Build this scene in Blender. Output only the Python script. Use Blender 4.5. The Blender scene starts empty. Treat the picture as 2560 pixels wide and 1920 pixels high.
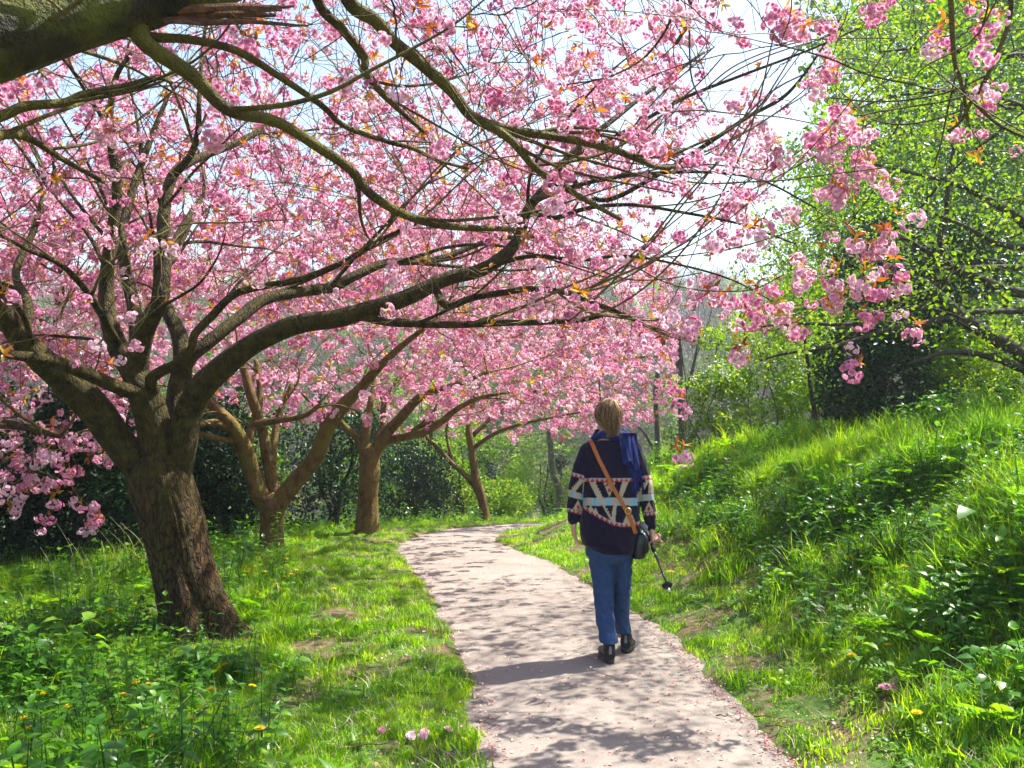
import bpy, math, random
import numpy as np
from mathutils import Vector, Matrix, Euler
from mathutils.bvhtree import BVHTree

rng = np.random.default_rng(7)
random.seed(7)
S = bpy.context.scene
COL = S.collection

# ------------------------------------------------------------------ camera
FPX = 2300.0                       # focal length in pixels of a 2560 px wide picture
CAM = np.array([0.0, 0.0, 1.58])
PITCH = math.atan(80 / FPX)
cam = bpy.data.cameras.new('camera')
cam.sensor_width = 36.0
cam.lens = 36.0 * FPX / 2560
cam.clip_start = 0.05
cam.clip_end = 2000
camo = bpy.data.objects.new('camera', cam)
camo.location = CAM
camo.rotation_euler = (math.pi / 2 + PITCH, 0, 0)
COL.objects.link(camo)
S.camera = camo

# ------------------------------------------------------------------ world, sun, exposure
SUN_EL = math.radians(55)
SUN_H = np.array([0.866, 0.5])     # horizontal direction towards the sun
w = bpy.data.worlds.new('World')
S.world = w
w.use_nodes = True
nt = w.node_tree
nt.nodes.clear()
sky = nt.nodes.new('ShaderNodeTexSky')
sky.sky_type = 'NISHITA'
sky.sun_disc = False
sky.sun_elevation = SUN_EL
sky.sun_rotation = math.atan2(SUN_H[0], SUN_H[1])
sky.air_density = 1.0
sky.dust_density = 1.6
bg = nt.nodes.new('ShaderNodeBackground')
bg.inputs['Strength'].default_value = 0.11
wo = nt.nodes.new('ShaderNodeOutputWorld')
nt.links.new(sky.outputs[0], bg.inputs[0])
nt.links.new(bg.outputs[0], wo.inputs[0])

sun = bpy.data.lights.new('sun', 'SUN')
sun.energy = 5.0
sun.angle = math.radians(0.53)
sun.color = (1.0, 0.95, 0.87)
suno = bpy.data.objects.new('sun', sun)
sd = Vector((SUN_H[0] * math.cos(SUN_EL), SUN_H[1] * math.cos(SUN_EL), math.sin(SUN_EL)))
suno.rotation_euler = sd.to_track_quat('Z', 'Y').to_euler()
suno.location = (20, 12, 30)
COL.objects.link(suno)

S.view_settings.view_transform = 'Standard'
S.view_settings.look = 'None'
S.view_settings.exposure = 1.58
S.view_settings.gamma = 1.0
S.view_settings.use_curve_mapping = False
S.render.engine = 'CYCLES'
S.cycles.max_bounces = 7
S.cycles.diffuse_bounces = 4
S.cycles.glossy_bounces = 2
S.cycles.transmission_bounces = 5
S.cycles.transparent_max_bounces = 4
S.cycles.volume_bounces = 0
S.cycles.caustics_reflective = False
S.cycles.caustics_refractive = False
S.cycles.sample_clamp_indirect = 6
S.cycles.use_denoising = True
S.cycles.denoiser = 'OPENIMAGEDENOISE'
S.cycles.use_adaptive_sampling = True
S.cycles.adaptive_threshold = 0.02

# ------------------------------------------------------------------ picture <-> place
def ray(px, py):
    px = np.asarray(px, float); py = np.asarray(py, float)
    u = (px - 1280) / FPX; v = (960 - py) / FPX
    c, s = math.cos(PITCH), math.sin(PITCH)
    return np.stack([u, c - v * s, s + v * c], -1)

def at(px, py, Y):
    """The point Y metres in front of the camera that the picture shows at (px, py)."""
    d = ray(px, py)
    return CAM + d * (np.asarray(Y, float) / d[..., 1])[..., None]

def proj(P):
    P = np.asarray(P, float) - CAM
    c, s = math.cos(PITCH), math.sin(PITCH)
    f = P[..., 1] * c + P[..., 2] * s
    up = -P[..., 1] * s + P[..., 2] * c
    f = np.maximum(f, 1e-3)
    return 1280 + FPX * P[..., 0] / f, 960 - FPX * up / f

# ------------------------------------------------------------------ noise
def _hash(ix, iy, iz, seed):
    h = (ix * 374761393 + iy * 668265263 + iz * 2147483647 + seed * 974711) & 0xFFFFFFFF
    h = ((h ^ (h >> 13)) * 1274126177) & 0xFFFFFFFF
    h = h ^ (h >> 16)
    return (h & 0xFFFF) / 65535.0

def vnoise(P, seed=0):
    P = np.asarray(P, float)
    i = np.floor(P).astype(np.int64); f = P - i
    f = f * f * (3 - 2 * f)
    r = 0
    for dx in (0, 1):
        for dy in (0, 1):
            for dz in (0, 1):
                wgt = (f[..., 0] if dx else 1 - f[..., 0]) * (f[..., 1] if dy else 1 - f[..., 1]) * (f[..., 2] if dz else 1 - f[..., 2])
                r = r + wgt * _hash(i[..., 0] + dx, i[..., 1] + dy, i[..., 2] + dz, seed)
    return r                        # 0..1

def fbm(P, octaves=4, seed=0):
    a, t, r = 1.0, 0.0, 0.0
    P = np.asarray(P, float)
    for k in range(octaves):
        r = r + a * vnoise(P * 2 ** k, seed + k); t += a; a *= 0.5
    return r / t

def xy3(x, y, s=1.0):
    return np.stack([np.asarray(x) * s, np.asarray(y) * s, np.zeros_like(np.asarray(x, float))], -1)

# ------------------------------------------------------------------ mesh helpers
def mesh_data(name, V, quads=None, tris=None, mat=None, smooth=True, attr=None):
    me = bpy.data.meshes.new(name)
    V = np.asarray(V, np.float32).reshape(-1, 3)
    me.vertices.add(len(V)); me.vertices.foreach_set('co', V.ravel())
    L, st, n0 = [], [], 0
    for F, k in ((quads, 4), (tris, 3)):
        if F is not None and len(F):
            F = np.asarray(F, np.int32).reshape(-1, k)
            L.append(F.ravel()); st.append(n0 + np.arange(len(F)) * k); n0 += F.size
    if L:
        L = np.concatenate(L); st = np.concatenate(st).astype(np.int32)
        me.loops.add(len(L)); me.loops.foreach_set('vertex_index', L)
        me.polygons.add(len(st)); me.polygons.foreach_set('loop_start', st)
        me.polygons.foreach_set('use_smooth', np.full(len(st), smooth))
    for k, v in (attr or {}).items():
        v = np.asarray(v, np.float32)
        if v.ndim == 1:
            a = me.attributes.new(k, 'FLOAT', 'POINT'); a.data.foreach_set('value', v)
        elif v.shape[1] == 4:
            a = me.attributes.new(k, 'FLOAT_COLOR', 'POINT'); a.data.foreach_set('color', v.ravel())
        else:
            a = me.attributes.new(k, 'FLOAT_VECTOR', 'POINT'); a.data.foreach_set('vector', v.ravel())
    if mat: me.materials.append(mat)
    me.update(calc_edges=True)
    me.validate()
    return me

def link(name, me, parent=None, loc=None, rot=None, scale=None):
    o = bpy.data.objects.new(name, me)
    COL.objects.link(o)
    if parent is not None: o.parent = parent
    if loc is not None: o.location = loc
    if rot is not None: o.rotation_euler = rot
    if scale is not None: o.scale = (scale,) * 3 if np.isscalar(scale) else scale
    return o

def tag(o, label=None, cat=None, group=None, kind=None):
    if label: o['label'] = label
    if cat: o['category'] = cat
    if group: o['group'] = group
    if kind: o['kind'] = kind
    return o

def empty(name, loc, label, cat, group=None):
    o = bpy.data.objects.new(name, None)
    o.empty_display_size = 0.1
    COL.objects.link(o); o.location = loc
    return tag(o, label, cat, group)

class MB:
    """Collects shapes and links them as ONE mesh."""
    def __init__(s): s.V, s.Q, s.T, s.A, s.n = [], [], [], [], 0
    def add(s, V, Q=None, T=None, a=None):
        V = np.asarray(V, float).reshape(-1, 3)
        if Q is not None and len(Q): s.Q.append(np.asarray(Q, int).reshape(-1, 4) + s.n)
        if T is not None and len(T): s.T.append(np.asarray(T, int).reshape(-1, 3) + s.n)
        s.V.append(V); s.A.append(np.broadcast_to(np.asarray(0.5 if a is None else a, float), (len(V),)))
        s.n += len(V)
        return s
    def data(s, name, mat, smooth=True):
        return mesh_data(name, np.concatenate(s.V), np.concatenate(s.Q) if s.Q else None, np.concatenate(s.T) if s.T else None, mat, smooth, {'v': np.concatenate(s.A)})
    def build(s, name, mat, parent=None, smooth=True, origin=None):
        me = s.data(name, mat, smooth)
        if origin is not None: me.transform(Matrix.Translation(-Vector(origin)))
        return link(name, me, parent, origin)

def catmull(P, n):
    """n points per span through the rows of P (any width)."""
    P = np.asarray(P, float)
    if len(P) < 2: return P
    Q = np.concatenate([[2 * P[0] - P[1]], P, [2 * P[-1] - P[-2]]])
    t = np.linspace(0, 1, n, endpoint=False)[:, None]
    out = []
    for i in range(len(P) - 1):
        a, b, c, d = Q[i:i + 4]
        out.append(0.5 * (2 * b + (c - a) * t + (2 * a - 5 * b + 4 * c - d) * t ** 2 + (3 * b - a - 3 * c + d) * t ** 3))
    out.append(P[-1:])
    return np.concatenate(out)

def tube(P, R, sides=6, cap=True, wob=None):
    P = np.asarray(P, float); R = np.broadcast_to(np.asarray(R, float), (len(P),))
    T = np.gradient(P, axis=0); T /= np.linalg.norm(T, axis=1, keepdims=True) + 1e-12
    up = np.array([0, 0, 1.0]) if abs(T[0, 2]) < 0.9 else np.array([0, 1.0, 0])
    N = np.empty_like(P)
    n = up - T[0] * (up @ T[0]); n /= np.linalg.norm(n)
    for i in range(len(P)):
        n = n - T[i] * (n @ T[i]); n /= np.linalg.norm(n) + 1e-12
        N[i] = n
    B = np.cross(T, N)
    a = np.arange(sides) * 2 * math.pi / sides
    r = R[:, None] * np.ones((1, sides))
    if wob is not None: r = r * wob(P, a)
    V = P[:, None] + r[..., None] * (np.cos(a)[None, :, None] * N[:, None] + np.sin(a)[None, :, None] * B[:, None])
    k = len(P)
    i, j = np.meshgrid(np.arange(k - 1), np.arange(sides), indexing='ij')
    j2 = (j + 1) % sides
    Q = np.stack([i * sides + j, i * sides + j2, (i + 1) * sides + j2, (i + 1) * sides + j], -1).reshape(-1, 4)
    V = V.reshape(-1, 3)
    Tt = []
    if cap:
        V = np.concatenate([V, P[:1] - T[:1] * R[0] * .4, P[-1:] + T[-1:] * R[-1] * 0.6])
        e0, e1 = len(V) - 2, len(V) - 1
        b = (k - 1) * sides
        for s in range(sides):
            Tt.append((e0, (s + 1) % sides, s)); Tt.append((e1, b + s, b + (s + 1) % sides))
    return V, Q, Tt

def loft(rings, sides=24, power=2.0):
    """rings: (x, y, z, rx, ry) stacked; horizontal super-ellipses closed at both ends."""
    R = np.asarray(rings, float)
    a = np.arange(sides) * 2 * math.pi / sides
    c, s = np.cos(a), np.sin(a)
    cx = np.sign(c) * np.abs(c) ** (2 / power); sy = np.sign(s) * np.abs(s) ** (2 / power)
    V = np.stack([R[:, :1] + R[:, 3:4] * cx, R[:, 1:2] + R[:, 4:5] * sy, R[:, 2:3] + 0 * cx], -1)
    k = len(R)
    i, j = np.meshgrid(np.arange(k - 1), np.arange(sides), indexing='ij'); j2 = (j + 1) % sides
    Q = np.stack([i * sides + j, i * sides + j2, (i + 1) * sides + j2, (i + 1) * sides + j], -1).reshape(-1, 4)
    V = np.concatenate([V.reshape(-1, 3), R[:1, :3], R[-1:, :3]])
    e0, e1 = len(V) - 2, len(V) - 1; b = (k - 1) * sides; T = []
    for q in range(sides):
        T.append((e0, (q + 1) % sides, q)); T.append((e1, b + q, b + (q + 1) % sides))
    if R[-1, 2] < R[0, 2]: Q = Q[:, ::-1]; T = [t[::-1] for t in T]
    return V, Q, T

def ball(c, r, n=12):
    """An ellipsoid; r a number or three radii."""
    r = np.broadcast_to(np.asarray(r, float), (3,))
    th = np.linspace(0, math.pi, n + 2)[1:-1]
    V, Q, T = loft([(0, 0, -math.cos(t), math.sin(t), math.sin(t)) for t in th], n * 2)
    V[-2] = (0, 0, -1); V[-1] = (0, 0, 1)
    return V * r + np.asarray(c, float), Q, T

def box(c, s, rot=None):
    V = np.array([(x, y, z) for x in (-.5, .5) for y in (-.5, .5) for z in (-.5, .5)]) * np.asarray(s, float)
    if rot is not None: V = V @ np.array(rot).T
    Q = [(0, 1, 3, 2), (4, 6, 7, 5), (0, 4, 5, 1), (2, 3, 7, 6), (0, 2, 6, 4), (1, 5, 7, 3)]
    return V + np.asarray(c, float), Q, []

def rots(E):
    """Rotation matrices of XYZ euler rows."""
    E = np.asarray(E, float)
    cx, cy, cz = np.cos(E).T; sx, sy, sz = np.sin(E).T
    M = np.empty((len(E), 3, 3))
    M[:, 0, 0] = cy * cz; M[:, 0, 1] = sx * sy * cz - cx * sz; M[:, 0, 2] = cx * sy * cz + sx * sz
    M[:, 1, 0] = cy * sz; M[:, 1, 1] = sx * sy * sz + cx * cz; M[:, 1, 2] = cx * sy * sz - sx * cz
    M[:, 2, 0] = -sy; M[:, 2, 1] = sx * cy; M[:, 2, 2] = cx * cy
    return M

def stamp(V0, F0, pos, eul, scl, val=None):
    """Copies of one small shape as a single array of vertices and faces."""
    M = rots(eul) * np.asarray(scl, float).reshape(-1, 1, 1)
    V = np.einsum('nij,vj->nvi', M, V0) + np.asarray(pos)[:, None]
    F = (np.asarray(F0)[None] + (np.arange(len(pos)) * len(V0))[:, None, None]).reshape(-1, len(F0[0]))
    val = rng.random(len(pos)) if val is None else val
    return V.reshape(-1, 3), F, np.repeat(val, len(V0))

# ------------------------------------------------------------------ scatter: one object that repeats small plants (only for what nobody could count)
def proto(me):
    o = bpy.data.objects.new(me.name, me)     # geometry source only, never linked to the scene
    o.use_fake_user = False
    return o

def scatter(name, metas, pos, eul, scl, parent=None, idx=None):
    pos = np.asarray(pos); n = len(pos)
    idx = rng.integers(0, len(metas), n) if idx is None else idx
    me = bpy.data.meshes.new(name)
    me.vertices.add(n); me.vertices.foreach_set('co', np.asarray(pos, np.float32).ravel())
    a = me.attributes.new('rot', 'FLOAT_VECTOR', 'POINT'); a.data.foreach_set('vector', np.asarray(eul, np.float32).ravel())
    a = me.attributes.new('scl', 'FLOAT', 'POINT'); a.data.foreach_set('value', np.asarray(scl, np.float32))
    a = me.attributes.new('idx', 'INT', 'POINT'); a.data.foreach_set('value', np.asarray(idx, np.int32))
    o = link(name, me, parent)
    g = bpy.data.node_groups.new('scatter_' + name, 'GeometryNodeTree')
    g.interface.new_socket('Geometry', in_out='INPUT', socket_type='NodeSocketGeometry')
    g.interface.new_socket('Geometry', in_out='OUTPUT', socket_type='NodeSocketGeometry')
    N, Lk = g.nodes, g.links
    gi, go = N.new('NodeGroupInput'), N.new('NodeGroupOutput')
    ip = N.new('GeometryNodeInstanceOnPoints')
    jn = N.new('GeometryNodeJoinGeometry')
    for m in reversed(metas):
        oi = N.new('GeometryNodeObjectInfo'); oi.inputs['Object'].default_value = m
        gt = N.new('GeometryNodeGeometryToInstance')
        Lk.new(oi.outputs['Geometry'], gt.inputs[0]); Lk.new(gt.outputs[0], jn.inputs[0])
    def na(nm, ty):
        q = N.new('GeometryNodeInputNamedAttribute'); q.data_type = ty; q.inputs['Name'].default_value = nm
        return [s for s in q.outputs if s.enabled and s.name == 'Attribute'][0]
    Lk.new(gi.outputs[0], ip.inputs['Points']); Lk.new(jn.outputs[0], ip.inputs['Instance'])
    ip.inputs['Pick Instance'].default_value = True
    Lk.new(na('idx', 'INT'), ip.inputs['Instance Index'])
    Lk.new(na('rot', 'FLOAT_VECTOR'), ip.inputs['Rotation'])
    Lk.new(na('scl', 'FLOAT'), ip.inputs['Scale'])
    Lk.new(ip.outputs[0], go.inputs[0])
    md = o.modifiers.new('scatter', 'NODES'); md.node_group = g
    return o

# ------------------------------------------------------------------ materials
def newmat(name):
    m = bpy.data.materials.new(name); m.use_nodes = True
    m.node_tree.nodes.clear()
    return m, m.node_tree.nodes, m.node_tree.links

def out(m, sock):
    o = m.node_tree.nodes.new('ShaderNodeOutputMaterial'); m.node_tree.links.new(sock, o.inputs['Surface'])

def ramp(N, L, fac, stops):
    r = N.new('ShaderNodeValToRGB'); e = r.color_ramp.elements
    while len(e) < len(stops): e.new(0.5)
    for k, (p, c) in enumerate(stops): e[k].position = p; e[k].color = (*c, 1)
    L.new(fac, r.inputs[0]); return r.outputs[0]

def noise(N, L, vec, scale, detail=3, rough=0.55):
    n = N.new('ShaderNodeTexNoise'); n.inputs['Scale'].default_value = scale
    n.inputs['Detail'].default_value = detail; n.inputs['Roughness'].default_value = rough
    if vec is not None: L.new(vec, n.inputs['Vector'])
    return n.outputs['Fac']

def leafmat(name, stops, trans=0.45, rough=0.5, spec=0.4, baked=False, tgain=1.0, ttint=(1.0, 1.0, 0.75), patch=0.0):
    """Leaf or petal: gloss on top, light passing through; the hue varies from leaf to leaf."""
    m, N, L = newmat(name)
    if baked:
        a = N.new('ShaderNodeAttribute'); a.attribute_name = 'v'; fac = a.outputs['Fac']
    else:
        oi = N.new('ShaderNodeObjectInfo'); a = N.new('ShaderNodeAttribute'); a.attribute_name = 'v'
        ad = N.new('ShaderNodeMath'); ad.operation = 'ADD'; L.new(oi.outputs['Random'], ad.inputs[0]); L.new(a.outputs['Fac'], ad.inputs[1])
        mu = N.new('ShaderNodeMath'); mu.operation = 'MULTIPLY'; mu.inputs[1].default_value = 0.5; L.new(ad.outputs[0], mu.inputs[0]); fac = mu.outputs[0]
        if patch:                       # lusher and paler patches across the ground
            pn = noise(N, L, oi.outputs['Location'], 1.4, 3, 0.6)
            mr = N.new('ShaderNodeMapRange'); mr.inputs[1].default_value = .35; mr.inputs[2].default_value = .65; mr.inputs[3].default_value = -patch; mr.inputs[4].default_value = patch; L.new(pn, mr.inputs[0])
            a2 = N.new('ShaderNodeMath'); a2.operation = 'ADD'; L.new(fac, a2.inputs[0]); L.new(mr.outputs[0], a2.inputs[1]); fac = a2.outputs[0]
    c = ramp(N, L, fac, stops)
    p = N.new('ShaderNodeBsdfPrincipled'); L.new(c, p.inputs['Base Color'])
    p.inputs['Roughness'].default_value = rough; p.inputs['Specular IOR Level'].default_value = spec
    t = N.new('ShaderNodeBsdfTranslucent')
    mx = N.new('ShaderNodeMix'); mx.data_type = 'RGBA'; mx.blend_type = 'MULTIPLY'; mx.inputs[0].default_value = 1
    L.new(c, mx.inputs[6]); mx.inputs[7].default_value = (*[tgain * q for q in ttint], 1); L.new(mx.outputs[2], t.inputs[0])
    s = N.new('ShaderNodeMixShader'); s.inputs[0].default_value = trans
    L.new(p.outputs[0], s.inputs[1]); L.new(t.outputs[0], s.inputs[2]); out(m, s.outputs[0])
    return m

def plain(name, col, rough=0.6, metal=0.0, var=0.25, scale=30, bump=0.0, spec=0.4, col2=None):
    m, N, L = newmat(name)
    tc = N.new('ShaderNodeTexCoord')
    n = noise(N, L, tc.outputs['Object'], scale)
    c2 = col2 or tuple(min(1, q * (1 + var)) for q in col); c1 = col if col2 else tuple(q * (1 - var) for q in col)
    p = N.new('ShaderNodeBsdfPrincipled'); L.new(ramp(N, L, n, [(0.3, c1), (0.7, c2)]), p.inputs['Base Color'])
    p.inputs['Roughness'].default_value = rough; p.inputs['Metallic'].default_value = metal; p.inputs['Specular IOR Level'].default_value = spec
    if bump:
        b = N.new('ShaderNodeBump'); b.inputs['Strength'].default_value = bump; b.inputs['Distance'].default_value = 0.01
        L.new(noise(N, L, tc.outputs['Object'], scale * 3), b.inputs['Height']); L.new(b.outputs[0], p.inputs['Normal'])
    out(m, p.outputs[0]); return m

def barkmat(name, dark, mid, moss, mossamt=0.5, scale=9, bump=0.5, stretch=1.0, upper=None, plates=0):
    """Cherry bark: brown with horizontal lenticels, green algae and pale lichen specks."""
    m, N, L = newmat(name)
    tc = N.new('ShaderNodeTexCoord'); g = tc.outputs['Object']
    if stretch != 1:
        mp = N.new('ShaderNodeMapping'); mp.inputs['Scale'].default_value = (1, 1, stretch); L.new(g, mp.inputs['Vector']); g = mp.outputs[0]
    n1 = noise(N, L, g, scale, 5, 0.65); n2 = noise(N, L, g, scale * 0.35, 4, 0.6); n3 = noise(N, L, g, scale * 6, 3, 0.6)
    c = ramp(N, L, n1, [(0.3, dark), (0.62, mid)])
    lo = 0.62 - 0.4 * mossamt
    f = ramp(N, L, n2, [(lo, (0, 0, 0)), (lo + 0.16, (1, 1, 1))])
    mx = N.new('ShaderNodeMix'); mx.data_type = 'RGBA'; L.new(f, mx.inputs[0]); L.new(c, mx.inputs[6]); mx.inputs[7].default_value = (*moss, 1)
    if plates:                          # deep cracks between long bark plates
        wv = N.new('ShaderNodeMix'); wv.data_type = 'VECTOR'; wv.inputs[0].default_value = .06; L.new(g, wv.inputs[4])
        wn = N.new('ShaderNodeTexNoise'); wn.inputs['Scale'].default_value = 14; wn.inputs['Detail'].default_value = 4; L.new(g, wn.inputs['Vector']); L.new(wn.outputs['Color'], wv.inputs[5])
        vo = N.new('ShaderNodeTexVoronoi'); vo.feature = 'DISTANCE_TO_EDGE'; vo.inputs['Scale'].default_value = plates; L.new(wv.outputs[1], vo.inputs['Vector'])
        crk = ramp(N, L, vo.outputs['Distance'], [(0.0, (0, 0, 0)), (0.16, (1, 1, 1))])
        mc = N.new('ShaderNodeMix'); mc.data_type = 'RGBA'; L.new(crk, mc.inputs[0]); mc.inputs[6].default_value = (*[q * .6 for q in dark], 1); L.new(mx.outputs[2], mc.inputs[7]); mx = mc
    f2 = ramp(N, L, n3, [(0.62, (0, 0, 0)), (0.72, (0.6, 0.6, 0.6))])
    m2 = N.new('ShaderNodeMix'); m2.data_type = 'RGBA'; L.new(f2, m2.inputs[0]); L.new(mx.outputs[2], m2.inputs[6]); m2.inputs[7].default_value = (mid[0] * 1.5, mid[1] * 1.7, mid[2] * 1.4, 1)
    fin = m2.outputs[2]
    if upper:                           # rough bark below grades into the mossier bark of the limbs
        sx = N.new('ShaderNodeSeparateXYZ'); L.new(tc.outputs['Object'], sx.inputs[0])
        za = N.new('ShaderNodeMath'); za.operation = 'MULTIPLY_ADD'; za.inputs[1].default_value = .9; L.new(n2, za.inputs[0]); L.new(sx.outputs[2], za.inputs[2])
        mr = N.new('ShaderNodeMapRange'); mr.inputs[1].default_value = upper[0]; mr.inputs[2].default_value = upper[1]; L.new(za.outputs[0], mr.inputs[0])
        uc = ramp(N, L, noise(N, L, tc.outputs['Object'], 14, 5, .65), [(.3, upper[2]), (.65, upper[3])])
        mu_ = N.new('ShaderNodeMix'); mu_.data_type = 'RGBA'; L.new(mr.outputs[0], mu_.inputs[0]); L.new(fin, mu_.inputs[6]); L.new(uc, mu_.inputs[7]); fin = mu_.outputs[2]
    p = N.new('ShaderNodeBsdfPrincipled'); L.new(fin, p.inputs['Base Color'])
    p.inputs['Roughness'].default_value = 0.75; p.inputs['Specular IOR Level'].default_value = 0.25
    ad = N.new('ShaderNodeMath'); ad.operation = 'ADD'; L.new(n1, ad.inputs[0]); L.new(n3, ad.inputs[1])
    hsrc = ad.outputs[0]
    if plates:
        a3 = N.new('ShaderNodeMath'); a3.operation = 'MULTIPLY_ADD'; a3.inputs[1].default_value = .45; L.new(crk, a3.inputs[0]); L.new(ad.outputs[0], a3.inputs[2]); hsrc = a3.outputs[0]
    b = N.new('ShaderNodeBump'); b.inputs['Strength'].default_value = bump; b.inputs['Distance'].default_value = 0.035
    L.new(hsrc, b.inputs['Height']); L.new(b.outputs[0], p.inputs['Normal'])
    out(m, p.outputs[0]); return m

M = {}
M['bark'] = barkmat('rough_cherry_bark', (0.020, 0.010, 0.003), (0.15, 0.080, 0.022), (0.09, 0.072, 0.011), 0.32, 24, 1.0, 0.3, (1.05, 2.0, (0.020, 0.014, 0.003), (0.115, 0.088, 0.014)), 34)
M['litbark'] = barkmat('sunlit_cherry_bark', (0.045, 0.027, 0.008), (0.20, 0.125, 0.036), (0.16, 0.125, 0.022), 0.4, 12, 0.8, 0.6)  # paler copy of the bark: sunlight on the trunks is put into the colour
M['limb'] = barkmat('mossy_limb_bark', (0.020, 0.014, 0.003), (0.115, 0.080, 0.016), (0.135, 0.115, 0.013), 0.55, 14, 1.0)
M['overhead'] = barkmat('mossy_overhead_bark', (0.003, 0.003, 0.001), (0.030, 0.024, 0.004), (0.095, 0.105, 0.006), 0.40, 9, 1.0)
M['twig'] = barkmat('twig_bark', (0.05, 0.032, 0.014), (0.18, 0.12, 0.055), (0.13, 0.12, 0.02), 0.45, 14, 0.2)
M['greybark'] = barkmat('grey_bark', (0.05, 0.048, 0.035), (0.16, 0.15, 0.11), (0.12, 0.13, 0.05), 0.4, 9)
M['darkbark'] = barkmat('dark_bark', (0.02, 0.016, 0.012), (0.07, 0.055, 0.04), (0.06, 0.065, 0.03), 0.35, 9)
M['rawwood'] = plain('split_wood', (0.045, 0.018, 0.007), 0.75, 0, 0.45, 34, 0.8, col2=(0.16, 0.065, 0.022))
M['petal'] = leafmat('pink_petal', [(0.2, (0.74, 0.24, 0.48)), (0.42, (0.86, 0.43, 0.60)), (0.6, (0.91, 0.61, 0.72)), (0.82, (0.96, 0.84, 0.88))], 0.5, 0.6, 0.2, ttint=(1.0, 0.92, 0.97))  # near-white and magenta ends put blossom highlights and shade into the colour
M['bronze'] = leafmat('bronze_leaf', [(0.2, (0.26, 0.07, 0.018)), (0.45, (0.42, 0.15, 0.02)), (0.62, (0.46, 0.24, 0.025)), (0.8, (0.40, 0.33, 0.03))], 0.55, 0.42, 0.5, ttint=(1.3, 1.1, 0.5))
M['grass'] = leafmat('grass_blade', [(0.15, (0.055, 0.17, 0.010)), (0.5, (0.14, 0.33, 0.012)), (0.85, (0.28, 0.43, 0.03))], 0.62, 0.45, 0.3, ttint=(2.1, 1.8, 0.3), patch=.22)
M['drygrass'] = plain('dry_stalk', (0.42, 0.36, 0.24), 0.6)
M['nettle'] = leafmat('nettle_leaf', [(0.1, (0.03, 0.11, 0.014)), (0.5, (0.07, 0.22, 0.014)), (0.9, (0.14, 0.32, 0.02))], 0.48, 0.36, 0.5, ttint=(1.9, 1.75, 0.35), patch=.2)
M['herb'] = leafmat('herb_leaf', [(0.1, (0.06, 0.18, 0.02)), (0.5, (0.12, 0.29, 0.018)), (0.9, (0.21, 0.38, 0.03))], 0.52, 0.4, 0.4, ttint=(1.9, 1.75, 0.35), patch=.2)
M['spring'] = leafmat('spring_leaf', [(0.1, (0.075, 0.18, 0.012)), (0.5, (0.14, 0.27, 0.015)), (0.9, (0.27, 0.36, 0.03))], 0.5, 0.42, 0.4, True, ttint=(1.7, 1.6, 0.4))
M['midgreen'] = leafmat('mid_green_leaf', [(0.1, (0.03, 0.09, 0.010)), (0.5, (0.065, 0.17, 0.014)), (0.9, (0.14, 0.26, 0.025))], 0.45, 0.38, 0.5, True, ttint=(1.7, 1.65, 0.4))
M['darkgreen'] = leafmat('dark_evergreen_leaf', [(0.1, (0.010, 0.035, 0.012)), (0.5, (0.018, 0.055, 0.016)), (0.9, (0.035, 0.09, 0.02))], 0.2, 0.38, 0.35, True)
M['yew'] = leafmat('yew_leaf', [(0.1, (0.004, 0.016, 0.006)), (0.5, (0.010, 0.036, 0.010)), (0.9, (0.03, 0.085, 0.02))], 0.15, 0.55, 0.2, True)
M['farleaf'] = leafmat('far_wood_leaf', [(0.1, (0.08, 0.13, 0.03)), (0.5, (0.13, 0.20, 0.04)), (0.9, (0.22, 0.28, 0.06))], 0.45, 0.6, 0.2, True)
M['fartwig'] = leafmat('far_bare_twig', [(0.1, (0.09, 0.08, 0.07)), (0.5, (0.13, 0.12, 0.10)), (0.9, (0.17, 0.16, 0.13))], 0.1, 0.7, 0.2, True)
M['white_blossom'] = leafmat('white_blossom', [(0.1, (0.7, 0.72, 0.62)), (0.9, (0.85, 0.85, 0.8))], 0.45, 0.6, 0.2, True, ttint=(1, 1, 1))
M['yellow'] = leafmat('dandelion_yellow', [(0.1, (0.80, 0.52, 0.004)), (0.9, (0.88, 0.68, 0.01))], 0.25, 0.6, 0.2, ttint=(1, 1, 1))

def haze(density, col=(0.86, 0.92, 1.0)):
    """Pale even air in one closed box round the camera and the whole scene."""
    V, Q, T = box((0, 90, 21), (1100, 720, 74))
    m, N, L = newmat('air')
    v = N.new('ShaderNodeVolumePrincipled'); v.inputs['Color'].default_value = (*col, 1); v.inputs['Density'].default_value = density
    v.inputs['Anisotropy'].default_value = 0.3
    o = N.new('ShaderNodeOutputMaterial'); L.new(v.outputs[0], o.inputs['Volume'])
    tag(link('haze', mesh_data('haze', V, Q, None, m, False)), kind='stuff')
# ================================================================== terrain
PATH = np.array([(0.9, -6, .72), (0.85, -3, .72), (0.85, 0, .7), (0.68, 2.5, .7), (0.6, 4.13, .71), (0.515, 5, .72), (0.44, 6, .77), (0.30, 7, .79), (0.0, 8.5, .776),
                 (-0.285, 10, .79), (-0.53, 11, .76), (-0.78, 12.1, .70), (-0.83, 13.5, .62), (-0.5, 15.0, .6), (0.35, 16.3, .6), (1.8, 17.4, .6),
                 (4, 18.1, .6), (7, 18.7, .65), (11, 19.1, .7), (20, 19.6, .7), (60, 21, .7)])
PC = catmull(PATH, 14)
PT = np.gradient(PC[:, :2], axis=0); PT /= np.linalg.norm(PT, axis=1, keepdims=True)

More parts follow.
